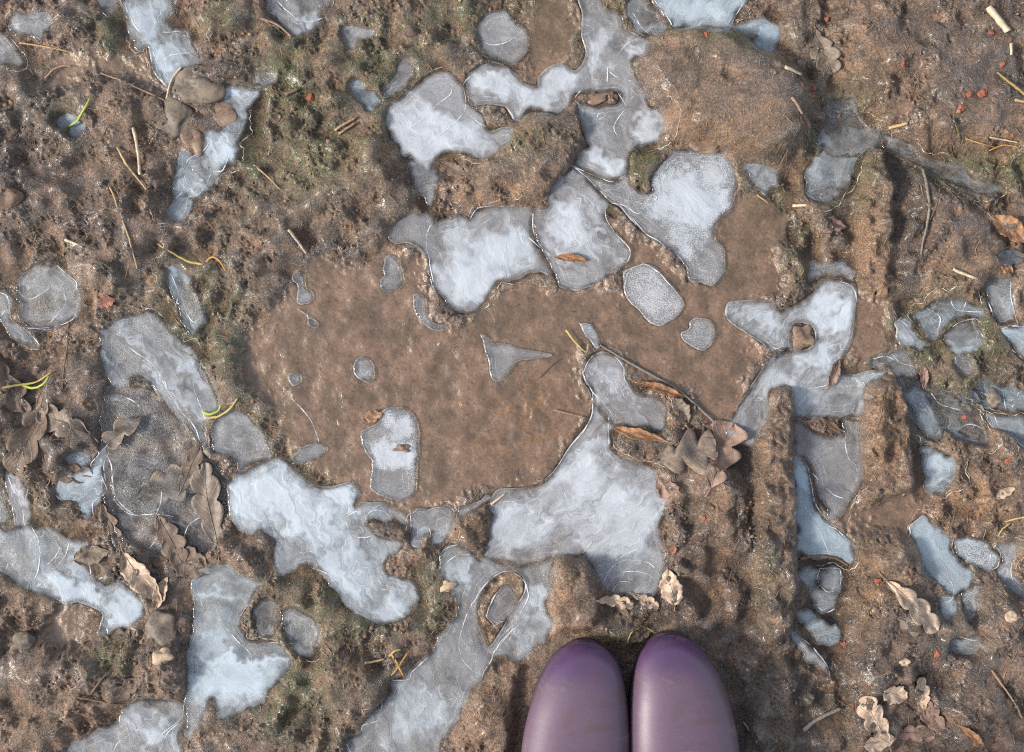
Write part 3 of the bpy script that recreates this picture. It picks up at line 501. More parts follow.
# ridge tops of the tyre print: cross cuts
ty = ((GX > 752) & (GX < 800) & (GY > 560) & (GY < 800)).astype(float)
ty = blur(ty, 4)
for x0_, x1_, y0_, y1_ in ((856, 890, 150, 300), (858, 910, 384, 494), (756, 797, 392, 640)):      # bitten, lumpy ridge tops
    q_ = blur(((GX > x0_) & (GX < x1_) & (GY > y0_) & (GY < y1_)).astype(float), 3)
    Hmm += q_ * (1.3 * np.clip(nS, -1.5, 1.5) + 1.2 * nM - 2.4 * np.clip(np.sin((GY + 5 * nM) / 6.2), .35, 1))
Hmm += ty * (1.6 * np.sin(GY / 3.1 + .6 * nM) * np.exp(-((GX - 792) / 7.0) ** 2))
Hmm = np.clip(Hmm, -14, 40)
HB = blur(Hmm, 2.2)
TOP = np.maximum(HB, np.where(ICE_M > .5, 0.9, -50))       # top of whatever one could lay a thing on

def surf(px, py): return sample(TOP, px, py)

# ------------------------------------------------------------------ pigment of the mud, with some sun and shade painted in
def blobs(lst, s=0.35):
    a = np.zeros((NY, NX)); wob = 0.35 * nM + .3 * nS
    for x, y, rx, ry, k in lst:
        d = ((GX - x) / rx) ** 2 + ((GY - y) / ry) ** 2
        a = np.maximum(a, k * np.exp(-d * .9))
    return np.clip(a * (1 + wob * s * 2), 0, 1)
MOSS = blobs([(285, 85, 34, 60, .75), (200, 330, 50, 55, .6), (385, 75, 50, 50, .6), (555, 20, 26, 40, .75), (612, 12, 12, 26, .9), (838, 150, 34, 55, .7), (980, 172, 60, 18, .8), (945, 335, 60, 34, .75), (640, 162, 18, 22, .7), (505, 140, 45, 14, .6),
              (112, 38, 16, 26, .7), (470, 20, 60, 22, .5), (320, 155, 50, 40, .6), (735, 45, 60, 12, .5), (155, 345, 20, 30, .5), (60, 110, 20, 14, .5), (560, 330, 20, 12, .6), (330, 610, 90, 30, .5), (430, 600, 20, 40, .5), (300, 690, 50, 60, .45),
              (118, 655, 18, 14, .7), (765, 210, 30, 40, .5), (800, 250, 20, 30, .5), (960, 395, 40, 30, .6), (545, 85, 20, 10, .5), (640, 640, 30, 14, .5), (20, 500, 20, 60, .4), (765, 570, 12, 20, .6), (260, 400, 30, 50, .35), (300, 460, 35, 25, .5), (250, 150, 20, 60, .5), (220, 20, 20, 20, .5)])
OCHRE_AND_SUN = blobs([(735, 130, 70, 28, .8), (872, 250, 24, 80, .9), (885, 90, 70, 60, .6), (945, 280, 40, 40, .6), (880, 430, 26, 60, .75), (515, 198, 50, 18, .9), (525, 325, 40, 30, .6), (690, 100, 50, 60, .45), (965, 500, 40, 24, .9), (985, 150, 60, 16, .8), (128, 150, 30, 60, .6), (350, 175, 40, 50, .5),  # ochre mud, plus the orange of sunlit mounds and ridges painted as colour
               (330, 665, 40, 25, .5), (460, 150, 60, 14, .5), (550, 590, 22, 50, .75), (735, 510, 34, 50, .6), (770, 470, 18, 70, .35), (75, 300, 24, 50, .6), (60, 540, 50, 24, .6), (240, 420, 20, 24, .6), (490, 700, 26, 40, .6), (870, 590, 20, 40, .8), (470, 525, 18, 20, .6), (65, 720, 80, 30, .5), (500, 610, 30, 46, .7), (28, 590, 20, 34, .6), (180, 20, 40, 20, .3), (250, 690, 20, 20, .2)])
GREY_AND_SHADE = blobs([(826, 630, 24, 80, .9), (906, 230, 14, 76, .7), (845, 220, 10, 70, .6), (850, 440, 8, 55, .6), (924, 440, 10, 50, .6), (737, 510, 16, 90, .8), (787, 110, 20, 50, .6), (40, 100, 40, 30, .4), (110, 230, 40, 50, .4), (960, 70, 70, 60, .6), (895, 190, 26, 70, .6), (745, 560, 50, 60, .5), (760, 700, 60, 80, .5), (830, 690, 50, 60, .7), (60, 170, 70, 60, .4), (150, 450, 70, 80, .6), (940, 640, 60, 60, .6), (70, 430, 60, 70, .35), (720, 90, 60, 40, .25), (650, 370, 60, 20, .5), (810, 110, 40, 30, .5), (950, 230, 40, 40, .3), (680, 620, 30, 30, .4), (150, 560, 40, 40, .5), (330, 240, 60, 40, .35), (200, 110, 30, 50, .5), (370, 690, 40, 50, .3)])  # wet grey mud, plus edge shade painted dark along the tyre ridge flanks
PALE = blobs([(490, 160, 60, 26, .35), (85, 300, 10, 40, .6), (230, 290, 50, 40, .35), (780, 150, 14, 20, .4), (802, 40, 26, 26, .55), (280, 400, 22, 40, .4), (10, 600, 20, 26, .4), (165, 680, 24, 14, .5), (350, 180, 40, 40, .3), (940, 300, 20, 20, .3), (800, 680, 14, 60, .45)])
FRI = np.clip(b5 * (1 - b5) * 4, 0, 1) * sst(.3, .6, b2) * blur(ICE_M, 6) * 1.8 * sst(.2, 1.3, band(10, 40, 74) + .3 * nS)
FRI = np.clip(FRI, 0, 1)
SILT = pw * np.clip(1 - 0.0 * nM, 0, 1)
v1 = band(14, 60, 61, 1.1); v2 = band(4, 14, 62, .8); v3 = band(2.2, 5, 63, .2)
def mixc(a, b, t): return a * (1 - t[..., None]) + b * t[..., None]
fbmc = band(2.6, 60, 64, 1.3)
cA = np.array([.172, .116, .083]); cB = np.array([.082, .056, .040]); cP = np.array([.34, .26, .195])
base = mixc(np.broadcast_to(cA, (NY, NX, 3)), cB, sst(-1.0, 1.3, v1 + .5 * v2))
base = mixc(base, np.array([.27, .165, .108]), sst(.2, 1.4, fbmc) * .8)
base = mixc(base, np.array([.048, .034, .024]), sst(.3, 1.7, -fbmc + .3 * v3) * .6)
base = mixc(base, cP, sst(.5, 2.2, v2 + .8 * v3) * .65)
base = mixc(base, np.array([.33, .185, .088]), np.clip(OCHRE_AND_SUN * 1.3, 0, 1) * sst(-1.9, .5, v2 + .5 * v3) * .6)
base = mixc(base, np.array([.090, .096, .032]), np.clip(MOSS * 2.0, 0, 1) * sst(-1.8, .6, v2 * .7 + v1 * .5 + .6 * v3) * .85)
base = mixc(base, np.array([.078, .064, .053]), np.clip(GREY_AND_SHADE * 1.6, 0, 1) * sst(-1.9, .6, v1 * .6 + v2 * .6 + .4 * v3) * .85)
base = mixc(base, np.array([.42, .35, .26]), PALE * sst(-.6, 1.4, v2 + .6 * v3) * .7)
siltc = mixc(np.broadcast_to(np.array([.215, .148, .113]), (NY, NX, 3)), np.array([.135, .096, .072]), sst(-.9, 1.4, v1 + .6 * v2))
# drifts of ochre silt at the right end of the puddle
ds = sst(.0, 1.1, band(5, 14, 71, 1, ang=-32, stretch=4.0)) * np.exp(-(((GX - 528) / 48) ** 2 + ((GY - 420) / 44) ** 2))
siltc = mixc(siltc, np.array([.25, .125, .045]), np.clip(ds * 1.2, 0, 1) * .55)
siltc = mixc(siltc, np.array([.13, .098, .062]), MOSS * .8)
siltc = siltc * (1 + .12 * v3 + .09 * v2)[..., None]
deb = 1.5 * sst(1.0, 2.0, band(2.4, 7, 72, .6, ang=30, stretch=2.5)) * .55 * sst(-.2, 1, band(20, 60, 73))
siltc = mixc(siltc, np.array([.100, .076, .056]), sst(.1, 1.8, band(4, 60, 75, 1.5)) * .6)
siltc = mixc(siltc, np.array([.27, .19, .15]), sst(.8, 2.4, band(4, 50, 76, 1.5)) * .35)
siltc = mixc(siltc, np.array([.062, .047, .034]), deb)
pwc = sst(.10, .80, blur(PUD_W, 15) + .13 * nS + .06 * nT) * (1 - sst(3, 9, Hmm))
base = mixc(base, siltc, np.clip(np.maximum(pw, pwc), 0, 1))
# mud frozen in under the ice is greyer
base = mixc(base, np.array([.190, .145, .115]) * (1 + .22 * v2[..., None]), sst(.3, .95, icy) * .8)
base = mixc(base, np.array([.46, .40, .31]), FRI * sst(-.8, .8, v3) * .75)
lum_ = base.mean(2, keepdims=True); base = np.clip((base * .99 - lum_ * .05) * (1 - .15 * (1 - pw[..., None])), .012, .6)
WET = np.clip(.45 + .35 * nM * .5 + .5 * pw + .5 * GREY_AND_SHADE + .25 * sst(-.5, 1, v1) + .4 * (1 - sst(.3, .9, b5)), 0, 1)

# ------------------------------------------------------------------ materials
def nodemat(name):
    m = bpy.data.materials.new(name); m.use_nodes = True
    nt = m.node_tree; nt.nodes.clear()
    return m, nt
class G:
    def __init__(s, nt): s.nt = nt; s.N = nt.nodes; s.L = nt.links
    def n(s, t, **kw):
        x = s.N.new(t)
        for k, v in kw.items():
            if k == 'ins':
                for kk, vv in v.items():
                    if isinstance(vv, bpy.types.NodeSocket): s.L.new(vv, x.inputs[kk])
                    else: x.inputs[kk].default_value = vv
            else: setattr(x, k, v)
        return x
    def math(s, op, a, b=None, c=None, clamp=False):
        x = s.N.new('ShaderNodeMath'); x.operation = op; x.use_clamp = clamp
        for i, v in enumerate((a, b, c)):
            if v is None: continue
            if isinstance(v, bpy.types.NodeSocket): s.L.new(v, x.inputs[i])
            else: x.inputs[i].default_value = v
        return x.outputs[0]
    def mix(s, f, a, b, mode='MIX'):
        x = s.N.new('ShaderNodeMix'); x.data_type = 'RGBA'; x.blend_type = mode; x.clamp_factor = True
        for i, v in ((0, f), (6, a), (7, b)):
            if isinstance(v, bpy.types.NodeSocket): s.L.new(v, x.inputs[i])
            else: x.inputs[i].default_value = v if i == 0 else (*v[:3], 1)
        return x.outputs[2]
    def noise(s, vec, scale, detail=4, rough=.6, dist=0.0):
        x = s.n('ShaderNodeTexNoise', ins={'Scale': scale, 'Detail': detail, 'Roughness': rough, 'Distortion': dist})
        if vec is not None: s.L.new(vec, x.inputs['Vector'])
        return x.outputs[0]
    def ramp(s, v, a, b, lo=0.0, hi=1.0):
        x = s.n('ShaderNodeMapRange', ins={'From Min': a, 'From Max': b, 'To Min': lo, 'To Max': hi}); x.interpolation_type = 'SMOOTHSTEP'
        s.L.new(v, x.inputs[0]); return x.outputs[0]
    def attr(s, name, out='Fac'):
        return s.n('ShaderNodeAttribute', attribute_name=name).outputs[out]
    def bump(s, h, strength, dist, normal=None):
        x = s.n('ShaderNodeBump', ins={'Strength': strength, 'Distance': dist}); s.L.new(h, x.inputs['Height'])
        if normal: s.L.new(normal, x.inputs['Normal'])
        return x.outputs[0]
    def out(s, sh):
        o = s.N.new('ShaderNodeOutputMaterial'); s.L.new(sh, o.inputs['Surface'])
    def schlick(s, nrm):
        """reflectance of water or ice, the same from above and from below"""
        ge = s.n('ShaderNodeNewGeometry'); d = s.n('ShaderNodeVectorMath', operation='DOT_PRODUCT')
        s.L.new(ge.outputs['Incoming'], d.inputs[0]); s.L.new(nrm, d.inputs[1])
        c = s.math('SUBTRACT', 1.0, s.math('ABSOLUTE', d.outputs['Value']), clamp=True)
        return s.math('ADD', s.math('MULTIPLY', s.math('POWER', c, 5.0), .97), .022)
    def pos(s): return s.n('ShaderNodeNewGeometry').outputs['Position']

def mud_material():
    m, nt = nodemat('wet_mud'); g = G(nt); P = g.pos()
    col = g.attr('pigment', 'Color'); wet = g.attr('wet')
    f1 = g.noise(P, 420, 6, .72, .4); f2 = g.noise(P, 1300, 4, .7); f3 = g.noise(P, 90, 5, .6, .6)
    v = g.ramp(f1, .30, .70, .48, 1.55)
    v2 = g.ramp(f2, .3, .7, .62, 1.42)
    v3 = g.ramp(f3, .3, .7, .82, 1.18)
    k = g.math('MULTIPLY', g.math('MULTIPLY', v, v2), v3)
    calm = g.attr('calm')
    k = g.math('ADD', g.math('MULTIPLY', k, g.math('SUBTRACT', 1.0, g.math('MULTIPLY', calm, .62))), g.math('MULTIPLY', calm, .62))
    x = g.n('ShaderNodeVectorMath', operation='SCALE'); g.L.new(col, x.inputs[0]); g.L.new(k, x.inputs[3]); c = x.outputs[0]
    # mineral flecks: pale quartz grains and dark humus
    fl = g.noise(P, 900, 2, .5); pale = g.ramp(fl, .70, .76)
    pale = g.math('MULTIPLY', pale, g.math('SUBTRACT', .55, g.math('MULTIPLY', calm, .4)))
    c = g.mix(pale, c, (.42, .36, .29))
    gr = g.noise(P, 640, 2, .5, 1.0); dk = g.math('MULTIPLY', g.ramp(gr, .34, .27), .6)
    c = g.mix(dk, c, (.035, .026, .018))
    h = g.math('ADD', g.math('MULTIPLY', f1, 1.0), g.math('MULTIPLY', f2, .35))
    st = g.math('SUBTRACT', 1.0, g.math('MULTIPLY', calm, .8))
    bp = g.n('ShaderNodeBump', ins={'Distance': .0028}); g.L.new(h, bp.inputs['Height']); g.L.new(st, bp.inputs['Strength'])
    rf = g.ramp(wet, 0, 1, .62, .24)
    rf = g.math('ADD', rf, g.math('MULTIPLY', g.math('SUBTRACT', f3, .5), .35))
    b = g.n('ShaderNodeBsdfPrincipled', ins={'Specular IOR Level': .6, 'Coat Roughness': .16, 'Coat IOR': 1.33}); g.L.new(g.ramp(wet, .35, .95), b.inputs['Coat Weight'])
    bc = g.bump(f3, .5, .004); g.L.new(bc, b.inputs['Coat Normal']); g.L.new(c, b.inputs['Base Color']); g.L.new(rf, b.inputs['Roughness']); g.L.new(bp.outputs[0], b.inputs['Normal'])
    g.out(b.outputs[0]); return m

def water_material():
    m, nt = nodemat('puddle_water'); g = G(nt); P = g.pos()
    bp = g.bump(g.noise(P, 60, 3, .5), .15, .002)
    fr = g.schlick(bp)
    t = g.n('ShaderNodeBsdfTransparent', ins={'Color': (.90, .86, .80, 1)})
    gl = g.n('ShaderNodeBsdfGlossy', ins={'Color': (1, 1, 1, 1), 'Roughness': .12}); g.L.new(bp, gl.inputs['Normal'])
    mx = g.n('ShaderNodeMixShader'); g.L.new(fr, mx.inputs[0]); g.L.new(t.outputs[0], mx.inputs[1]); g.L.new(gl.outputs[0], mx.inputs[2])
    g.out(mx.outputs[0]); return m

def ice_material():
    m, nt = nodemat('frosted_ice'); g = G(nt); P = g.pos()
    w = g.attr('air'); e = g.attr('edge'); tint = g.attr('tint'); flow = g.attr('flow', 'Vector'); sk = g.attr('streak'); sp = g.attr('speck')
    n1 = g.noise(flow, 15, 3, .5, .9); n2 = g.noise(P, 34, 4, .55, .8); n3 = g.noise(flow, 60, 3, .55, .5); n4 = g.noise(P, 1000, 2, .5); n5 = g.noise(P, 240, 3, .6, .3)
    a = g.math('ADD', w, g.math('MULTIPLY', g.math('SUBTRACT', n2, .5), .22))
    a = g.math('ADD', a, g.math('MULTIPLY', g.math('SUBTRACT', n1, .5), g.math('ADD', g.math('MULTIPLY', sk, 2.1), .12)))
    a = g.math('ADD', a, g.math('MULTIPLY', g.math('SUBTRACT', n3, .5), g.math('ADD', g.math('MULTIPLY', sk, .9), .06)))
    a = g.math('ADD', a, g.math('MULTIPLY', g.math('SUBTRACT', n5, .5), .07))
    # growth lines: nested contours of a slow, stretched field
    fl = g.noise(flow, 7, 2, .45, 1.1)
    fr_ = g.math('FRACT', g.math('MULTIPLY', fl, 10.0)); tri = g.math('ABSOLUTE', g.math('SUBTRACT', fr_, .5))
    gate = g.ramp(g.noise(P, 16, 3, .5), .40, .54)
    line = g.math('MULTIPLY', g.ramp(tri, .06, .0), gate)
    a = g.math('ADD', a, g.math('MULTIPLY', line, g.math('ADD', g.math('MULTIPLY', sk, .55), .07)))
    a = g.math('ADD', a, g.math('MULTIPLY', g.math('MULTIPLY', g.math('SUBTRACT', tri, .25), gate), g.math('ADD', g.math('MULTIPLY', sk, .8), .08)))
    fd = g.ramp(g.math('ABSOLUTE', g.math('SUBTRACT', g.math('FRACT', g.math('MULTIPLY', fl, 6.0)), .5)), .10, .0)
    a = g.math('SUBTRACT', a, g.math('MULTIPLY', g.math('MULTIPLY', fd, g.ramp(n2, .45, .65)), .09))
    # frost grains
    mid = g.math('MULTIPLY', g.ramp(a, .30, .48), g.ramp(a, .84, .60))
    gr = g.math('MULTIPLY', g.math('SUBTRACT', g.ramp(n4, .42, .60), .45), g.math('MULTIPLY', mid, g.math('MULTIPLY', sp, .34)))
    a = g.math('ADD', a, gr)
    # contour lines that follow the shore
    rn = g.noise(P, 60, 3, .6)
    ec = g.math('ADD', e, g.math('MULTIPLY', g.math('SUBTRACT', rn, .5), 6.0))
    cl = g.math('MAXIMUM', g.ramp(g.math('ABSOLUTE', g.math('SUBTRACT', ec, 3.6)), .28, .04), g.math('MULTIPLY', g.math('MAXIMUM', g.ramp(g.math('ABSOLUTE', g.math('SUBTRACT', ec, 7.5)), .30, .05), g.ramp(g.math('ABSOLUTE', g.math('SUBTRACT', ec, 12.5)), .34, .05)), .8))
    a = g.math('ADD', a, g.math('MULTIPLY', g.math('MULTIPLY', cl, g.ramp(g.noise(P, 26, 2, .5), .44, .58)), .36))
    mr = g.math('MULTIPLY', g.ramp(e, 6.5, 1.0), .12)
    a = g.math('SUBTRACT', a, mr)
    rk = g.attr('lip')
    rim = g.math('MULTIPLY', g.math('MULTIPLY', g.ramp(e, 1.3, .4), g.ramp(rn, .42, .62, .04, .34)), g.math('ADD', g.math('MULTIPLY', rk, .85), .15))
    a = g.math('ADD', a, rim)
    fw = g.ramp(g.math('ADD', e, g.math('MULTIPLY', g.math('SUBTRACT', g.noise(P, 95, 4, .65), .5), 9.0)), -.8, 4.6, .12, 1.0)
    fw = g.math('MAXIMUM', fw, rk)
    a = g.math('MULTIPLY', a, fw)
    a = g.math('MINIMUM', g.math('MULTIPLY', a, 1.0, clamp=True), .93)
    a = g.math('MULTIPLY', a, g.attr('top'))
    white = g.mix(tint, (.45, .45, .47), (.35, .43, .48))
    grey = g.mix(tint, (.37, .345, .345), (.30, .36, .395))
    c = g.mix(g.ramp(a, .30, .80), grey, white)
    c = g.mix(g.math('MULTIPLY', g.ramp(e, 1.3, .3), .6), c, (.46, .39, .31))
    h = g.math('ADD', g.math('MULTIPLY', n1, .7), g.math('ADD', g.math('MULTIPLY', n2, .35), g.math('MULTIPLY', tri, .12)))
    bp = g.bump(h, .6, .003); bp = g.bump(n5, .18, .0006, bp)
    d = g.n('ShaderNodeBsdfPrincipled', ins={'Roughness': .18, 'Specular IOR Level': .8, 'IOR': 1.31}); g.L.new(c, d.inputs['Base Color']); g.L.new(bp, d.inputs['Normal'])
    t = g.n('ShaderNodeBsdfTransparent', ins={'Color': (.92, .94, .96, 1)})
    gl = g.n('ShaderNodeBsdfGlossy', ins={'Roughness': .08}); g.L.new(bp, gl.inputs['Normal'])
    fr = g.math('MULTIPLY', g.schlick(bp), g.attr('top'))      # the wet underside hardly reflects
    m1 = g.n('ShaderNodeMixShader'); g.L.new(fr, m1.inputs[0]); g.L.new(t.outputs[0], m1.inputs[1]); g.L.new(gl.outputs[0], m1.inputs[2])
    m2 = g.n('ShaderNodeMixShader'); g.L.new(a, m2.inputs[0]); g.L.new(m1.outputs[0], m2.inputs[1]); g.L.new(d.outputs[0], m2.inputs[2])
    g.out(m2.outputs[0]); return m

def rim_material():
    m, nt = nodemat('white_ridge_ice'); g = G(nt); P = g.pos()
    n = g.noise(P, 120, 4, .6)
    d = g.n('ShaderNodeBsdfPrincipled', ins={'Base Color': (.62, .65, .68, 1), 'Roughness': .3})
    t = g.n('ShaderNodeBsdfTransparent')
    mx = g.n('ShaderNodeMixShader'); g.L.new(g.ramp(n, .36, .62, .0, .72), mx.inputs[0]); g.L.new(t.outputs[0], mx.inputs[1]); g.L.new(d.outputs[0], mx.inputs[2])
    g.out(mx.outputs[0]); return m

def simple(name, c1, c2, rough=.7, scale=300, bump=.5, dist=.0006, spec=.3, c3=None, stretch=None):
    m, nt = nodemat(name); g = G(nt)
    P = g.n('ShaderNodeTexCoord').outputs['Object']
    if stretch:
        mp = g.n('ShaderNodeMapping', ins={'Scale': stretch}); g.L.new(P, mp.inputs[0]); P = mp.outputs[0]
    n = g.noise(P, scale, 5, .65, .3); n2 = g.noise(P, scale * .22, 3, .6)
    c = g.mix(g.ramp(n, .32, .68), c1, c2)
    if c3: c = g.mix(g.ramp(n2, .48, .66), c, c3)
    b = g.n('ShaderNodeBsdfPrincipled', ins={'Roughness': rough, 'Specular IOR Level': spec}); g.L.new(c, b.inputs['Base Color']); g.L.new(g.bump(n, bump, dist), b.inputs['Normal'])
    g.out(b.outputs[0]); return m

def leaf_material(name, ca, cb, cv, rough=.6):
    m, nt = nodemat(name); g = G(nt)
    st = g.attr('blade', 'Vector'); P = g.pos()
    sx = g.n('ShaderNodeSeparateXYZ'); g.L.new(st, sx.inputs[0])
    u, v = sx.outputs[0], sx.outputs[1]                      # u along, v across (-1..1)
    av = g.math('ABSOLUTE', v)
    # side veins slant forwards from the midrib
    ph = g.math('FRACT', g.math('MULTIPLY', g.math('SUBTRACT', u, g.math('MULTIPLY', av, .16)), 8.0))
    vein = g.math('SUBTRACT', 1.0, g.math('MULTIPLY', g.math('ABSOLUTE', g.math('SUBTRACT', ph, .5)), 2.0))
    vein = g.ramp(vein, .80, 1.0)
    n = g.noise(P, 160, 5, .6, .5); n2 = g.noise(P, 600, 4, .6)
    c = g.mix(g.ramp(n, .35, .65), ca, cb)
    c = g.mix(g.math('MULTIPLY', vein, .75), c, cv)
    c = g.mix(g.math('MULTIPLY', g.ramp(n2, .58, .7), .5), c, (.09, .065, .045))
    c = g.mix(g.math('MULTIPLY', g.ramp(g.noise(P, 70, 5, .7, .6), .48, .62), .65), c, (.125, .088, .062))
    h = g.math('ADD', g.math('MULTIPLY', vein, .8), g.math('MULTIPLY', n, 1.2))
    b = g.n('ShaderNodeBsdfPrincipled', ins={'Roughness': rough, 'Specular IOR Level': .35}); g.L.new(c, b.inputs['Base Color']); g.L.new(g.bump(h, .6, .0008), b.inputs['Normal'])
    g.out(b.outputs[0]); return m

def boot_material():
    m, nt = nodemat('purple_rubber'); g = G(nt)
    P = g.n('ShaderNodeTexCoord').outputs['Object']
    sx = g.n('ShaderNodeSeparateXYZ'); g.L.new(P, sx.inputs[0])
    n = g.noise(P, 22, 5, .62, .4); n2 = g.noise(P, 260, 4, .6); n3 = g.noise(P, 7, 3, .5); n4 = g.noise(P, 900, 2, .5)
    # dried mud film, washed off at the toe tip (object y=0 is the toe)
    d = g.math('ADD', g.math('MULTIPLY', sx.outputs[1], -1.0), g.math('MULTIPLY', g.math('SUBTRACT', n, .5), .045))
    film = g.ramp(d, .006, .040)
    film = g.math('MULTIPLY', film, g.ramp(n3, .2, .65, .70, 1.0))
    film = g.math('MULTIPLY', film, g.ramp(n2, .25, .7, .82, 1.0))
    c = g.mix(g.math('MULTIPLY', film, .66), (.072, .035, .092), (.118, .083, .092))
    sm = g.noise(P, 34, 4, .7, 1.2)
    c = g.mix(g.math('MULTIPLY', g.math('MULTIPLY', g.ramp(sm, .52, .68), film), .6), c, (.085, .055, .052))
    mp = g.n('ShaderNodeMapping', ins={'Scale': (1, 3.2, 1)}); g.L.new(P, mp.inputs[0]); sb = g.noise(mp.outputs[0], 16, 5, .65, .6)
    c = g.mix(g.math('MULTIPLY', g.math('MULTIPLY', g.ramp(sb, .55, .66), film), .55), c, (.085, .055, .05))
    c = g.mix(g.math('MULTIPLY', g.math('MULTIPLY', g.ramp(sb, .42, .34), film), .40), c, (.175, .135, .125))
    sp = g.math('MULTIPLY', g.ramp(n4, .71, .76), g.ramp(n, .50, .62))
    c = g.mix(g.math('MULTIPLY', sp, .35), c, (.34, .28, .24))
    b = g.n('ShaderNodeBsdfPrincipled', ins={'Specular IOR Level': .5}); g.L.new(c, b.inputs['Base Color'])
    g.L.new(g.math('ADD', g.math('MULTIPLY', film, .12), .30), b.inputs['Roughness'])
    g.L.new(g.bump(g.math('ADD', n2, g.math('MULTIPLY', n, 1.5)), .12, .0008), b.inputs['Normal'])
    g.out(b.outputs[0]); return m

M_MUD = mud_material(); M_WATER = water_material(); M_ICE = ice_material(); M_RIM = rim_material()
M_BOOT = boot_material(); M_FRINGE = simple('frosty_mud_rim', (.38, .32, .24), (.22, .165, .115), .5, 500, .6, c3=(.56, .55, .50))
M_SOLE = simple('dark_rubber', (.045, .028, .055), (.07, .05, .06), .6, 80)
M_LINING = simple('boot_lining', (.10, .09, .10), (.14, .12, .13), .9, 400)
M_STRAW = simple('dry_straw', (.42, .30, .15), (.26, .17, .09), .6, 250, .5, .0003, stretch=(1, 1, 1))
M_PALE = simple('bleached_stem', (.50, .42, .30), (.34, .25, .17), .65, 300)
M_TWIG = simple('brown_twig', (.17, .11, .07), (.08, .055, .04), .7, 400, .8)
M_ROSE = simple('tan_twig', (.34, .22, .14), (.20, .12, .08), .65, 400, .8)
M_GREYT = simple('grey_twig', (.20, .18, .15), (.12, .10, .085), .7, 400, .8)
M_GRASS = simple('green_grass', (.20, .30, .04), (.34, .34, .06), .5, 120)
M_YEL = simple('yellow_grass', (.38, .31, .09), (.26, .17, .06), .5, 120)
M_ORG = simple('rusty_grass', (.32, .15, .04), (.42, .24, .07), .6, 120)
M_BRICK = simple('brick_red', (.30, .095, .050), (.17, .06, .038), .8, 500, .8)
M_STONE = simple('brown_stone', (.20, .13, .09), (.10, .068, .05), .5, 260, .9, c3=(.25, .175, .12))
M_GSTONE = simple('grey_stone', (.15, .12, .09), (.075, .06, .048), .5, 240, .9, c3=(.20, .155, .11))
M_PSTONE = simple('pale_stone', (.42, .32, .22), (.32, .22, .15), .6, 260, .5)
M_CRUMB = simple('soil_crumb', (.20, .135, .09), (.11, .075, .05), .8, 500, .7, c3=(.27, .19, .125))
M_FIBRE = simple('root_fibre', (.36, .27, .17), (.17, .12, .08), .75, 60)
M_MOSS = simple('moss_blade', (.09, .105, .028), (.15, .13, .04), .7, 60)
ML_ORANGE = leaf_material('orange_leaf', (.36, .19, .095), (.20, .10, .055), (.50, .28, .13))
ML_TAN = leaf_material('tan_leaf', (.50, .38, .28), (.36, .26, .185), (.44, .34, .25))
ML_PINK = leaf_material('pinkish_leaf', (.25, .160, .125), (.175, .115, .09), (.31, .21, .165))
ML_GREY = leaf_material('grey_leaf', (.21, .165, .125), (.135, .105, .08), (.27, .225, .18))
ML_DARK = leaf_material('dark_leaf', (.15, .105, .075), (.095, .068, .05), (.21, .16, .115))
ML_BLUE = leaf_material('slate_leaf', (.075, .085, .10), (.05, .055, .065), (.12, .13, .15), .35)
ML_RED = leaf_material('red_leaf', (.26, .10, .065), (.17, .075, .05), (.32, .16, .10))

# ------------------------------------------------------------------ ground sheet
def axis(lo, hi, step, far, g=1.055):
    core = np.arange(lo, hi + step, step); out = []; s = step; p = hi + step
    a = core[-1]; ext = []
    while a < far: s *= g; a += s; ext.append(a)
    b = core[0]; s = step; ext2 = []
    while b > -far: s *= g; b -= s; ext2.append(b)
    return np.concatenate([ext2[::-1], core, ext])
ax = axis(-40, 1064, 1.15, 40000); ay = axis(-40, 792, 1.15, 40000)
AX, AY = np.meshgrid(ax, ay)
fx, fy = AX.ravel(), AY.ravel()
inplot = sst(88, 60, np.maximum(np.maximum(-fx, fx - 1024), np.maximum(-fy, fy - 752)))
def fld(F, wrapF=None):
    return sample(F, fx, fy)
generic = 5.5 + 1.2 * nL + 1.1 * nM + 2.0 * fbm + rough * (1.15 * rock - 1.3) + 1.9 * FIB * (.35 + rough) * sst(-1.2, .5, sel2) + 1.2 * clod - .9 * pit + rough * .45 * nT
zin = sample(Hmm, fx, fy); zout = sample(generic, fx, fy, True)
dist = np.sqrt(((fx - 512) / 1000) ** 2 + ((fy - 376) / 1000) ** 2)
zout = zout * 1.0 + 6 * np.sin(fx / 410.) * np.sin(fy / 530. + 1) * sst(.5, 2, dist) + 25 * np.sin(fx / 2900. + 2) * np.cos(fy / 3700.) * sst(2, 8, dist)
z = (zin * inplot + zout * (1 - inplot)) / 1000.
V = np.stack([(fx - 512) / 1000, (376 - fy) / 1000, z], 1)
ny, nx = AX.shape
idx = np.arange(nx * ny).reshape(ny, nx)
quads = np.stack([idx[:-1, :-1].ravel(), idx[1:, :-1].ravel(), idx[1:, 1:].ravel(), idx[:-1, 1:].ravel()], 1)
gen = mixc(np.broadcast_to(cA, (NY, NX, 3)), cB, sst(-1.0, 1.3, v1 + .5 * v2)); gen = mixc(gen, np.array([.11, .10, .04]), sst(.3, 1.5, nL) * .6)
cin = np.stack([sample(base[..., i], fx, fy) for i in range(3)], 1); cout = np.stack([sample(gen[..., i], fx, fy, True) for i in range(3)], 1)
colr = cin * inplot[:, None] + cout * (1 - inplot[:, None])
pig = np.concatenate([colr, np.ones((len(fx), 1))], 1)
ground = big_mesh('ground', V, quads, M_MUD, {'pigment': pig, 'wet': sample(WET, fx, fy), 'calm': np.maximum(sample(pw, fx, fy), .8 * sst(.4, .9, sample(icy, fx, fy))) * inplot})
tag(ground, kind='structure')

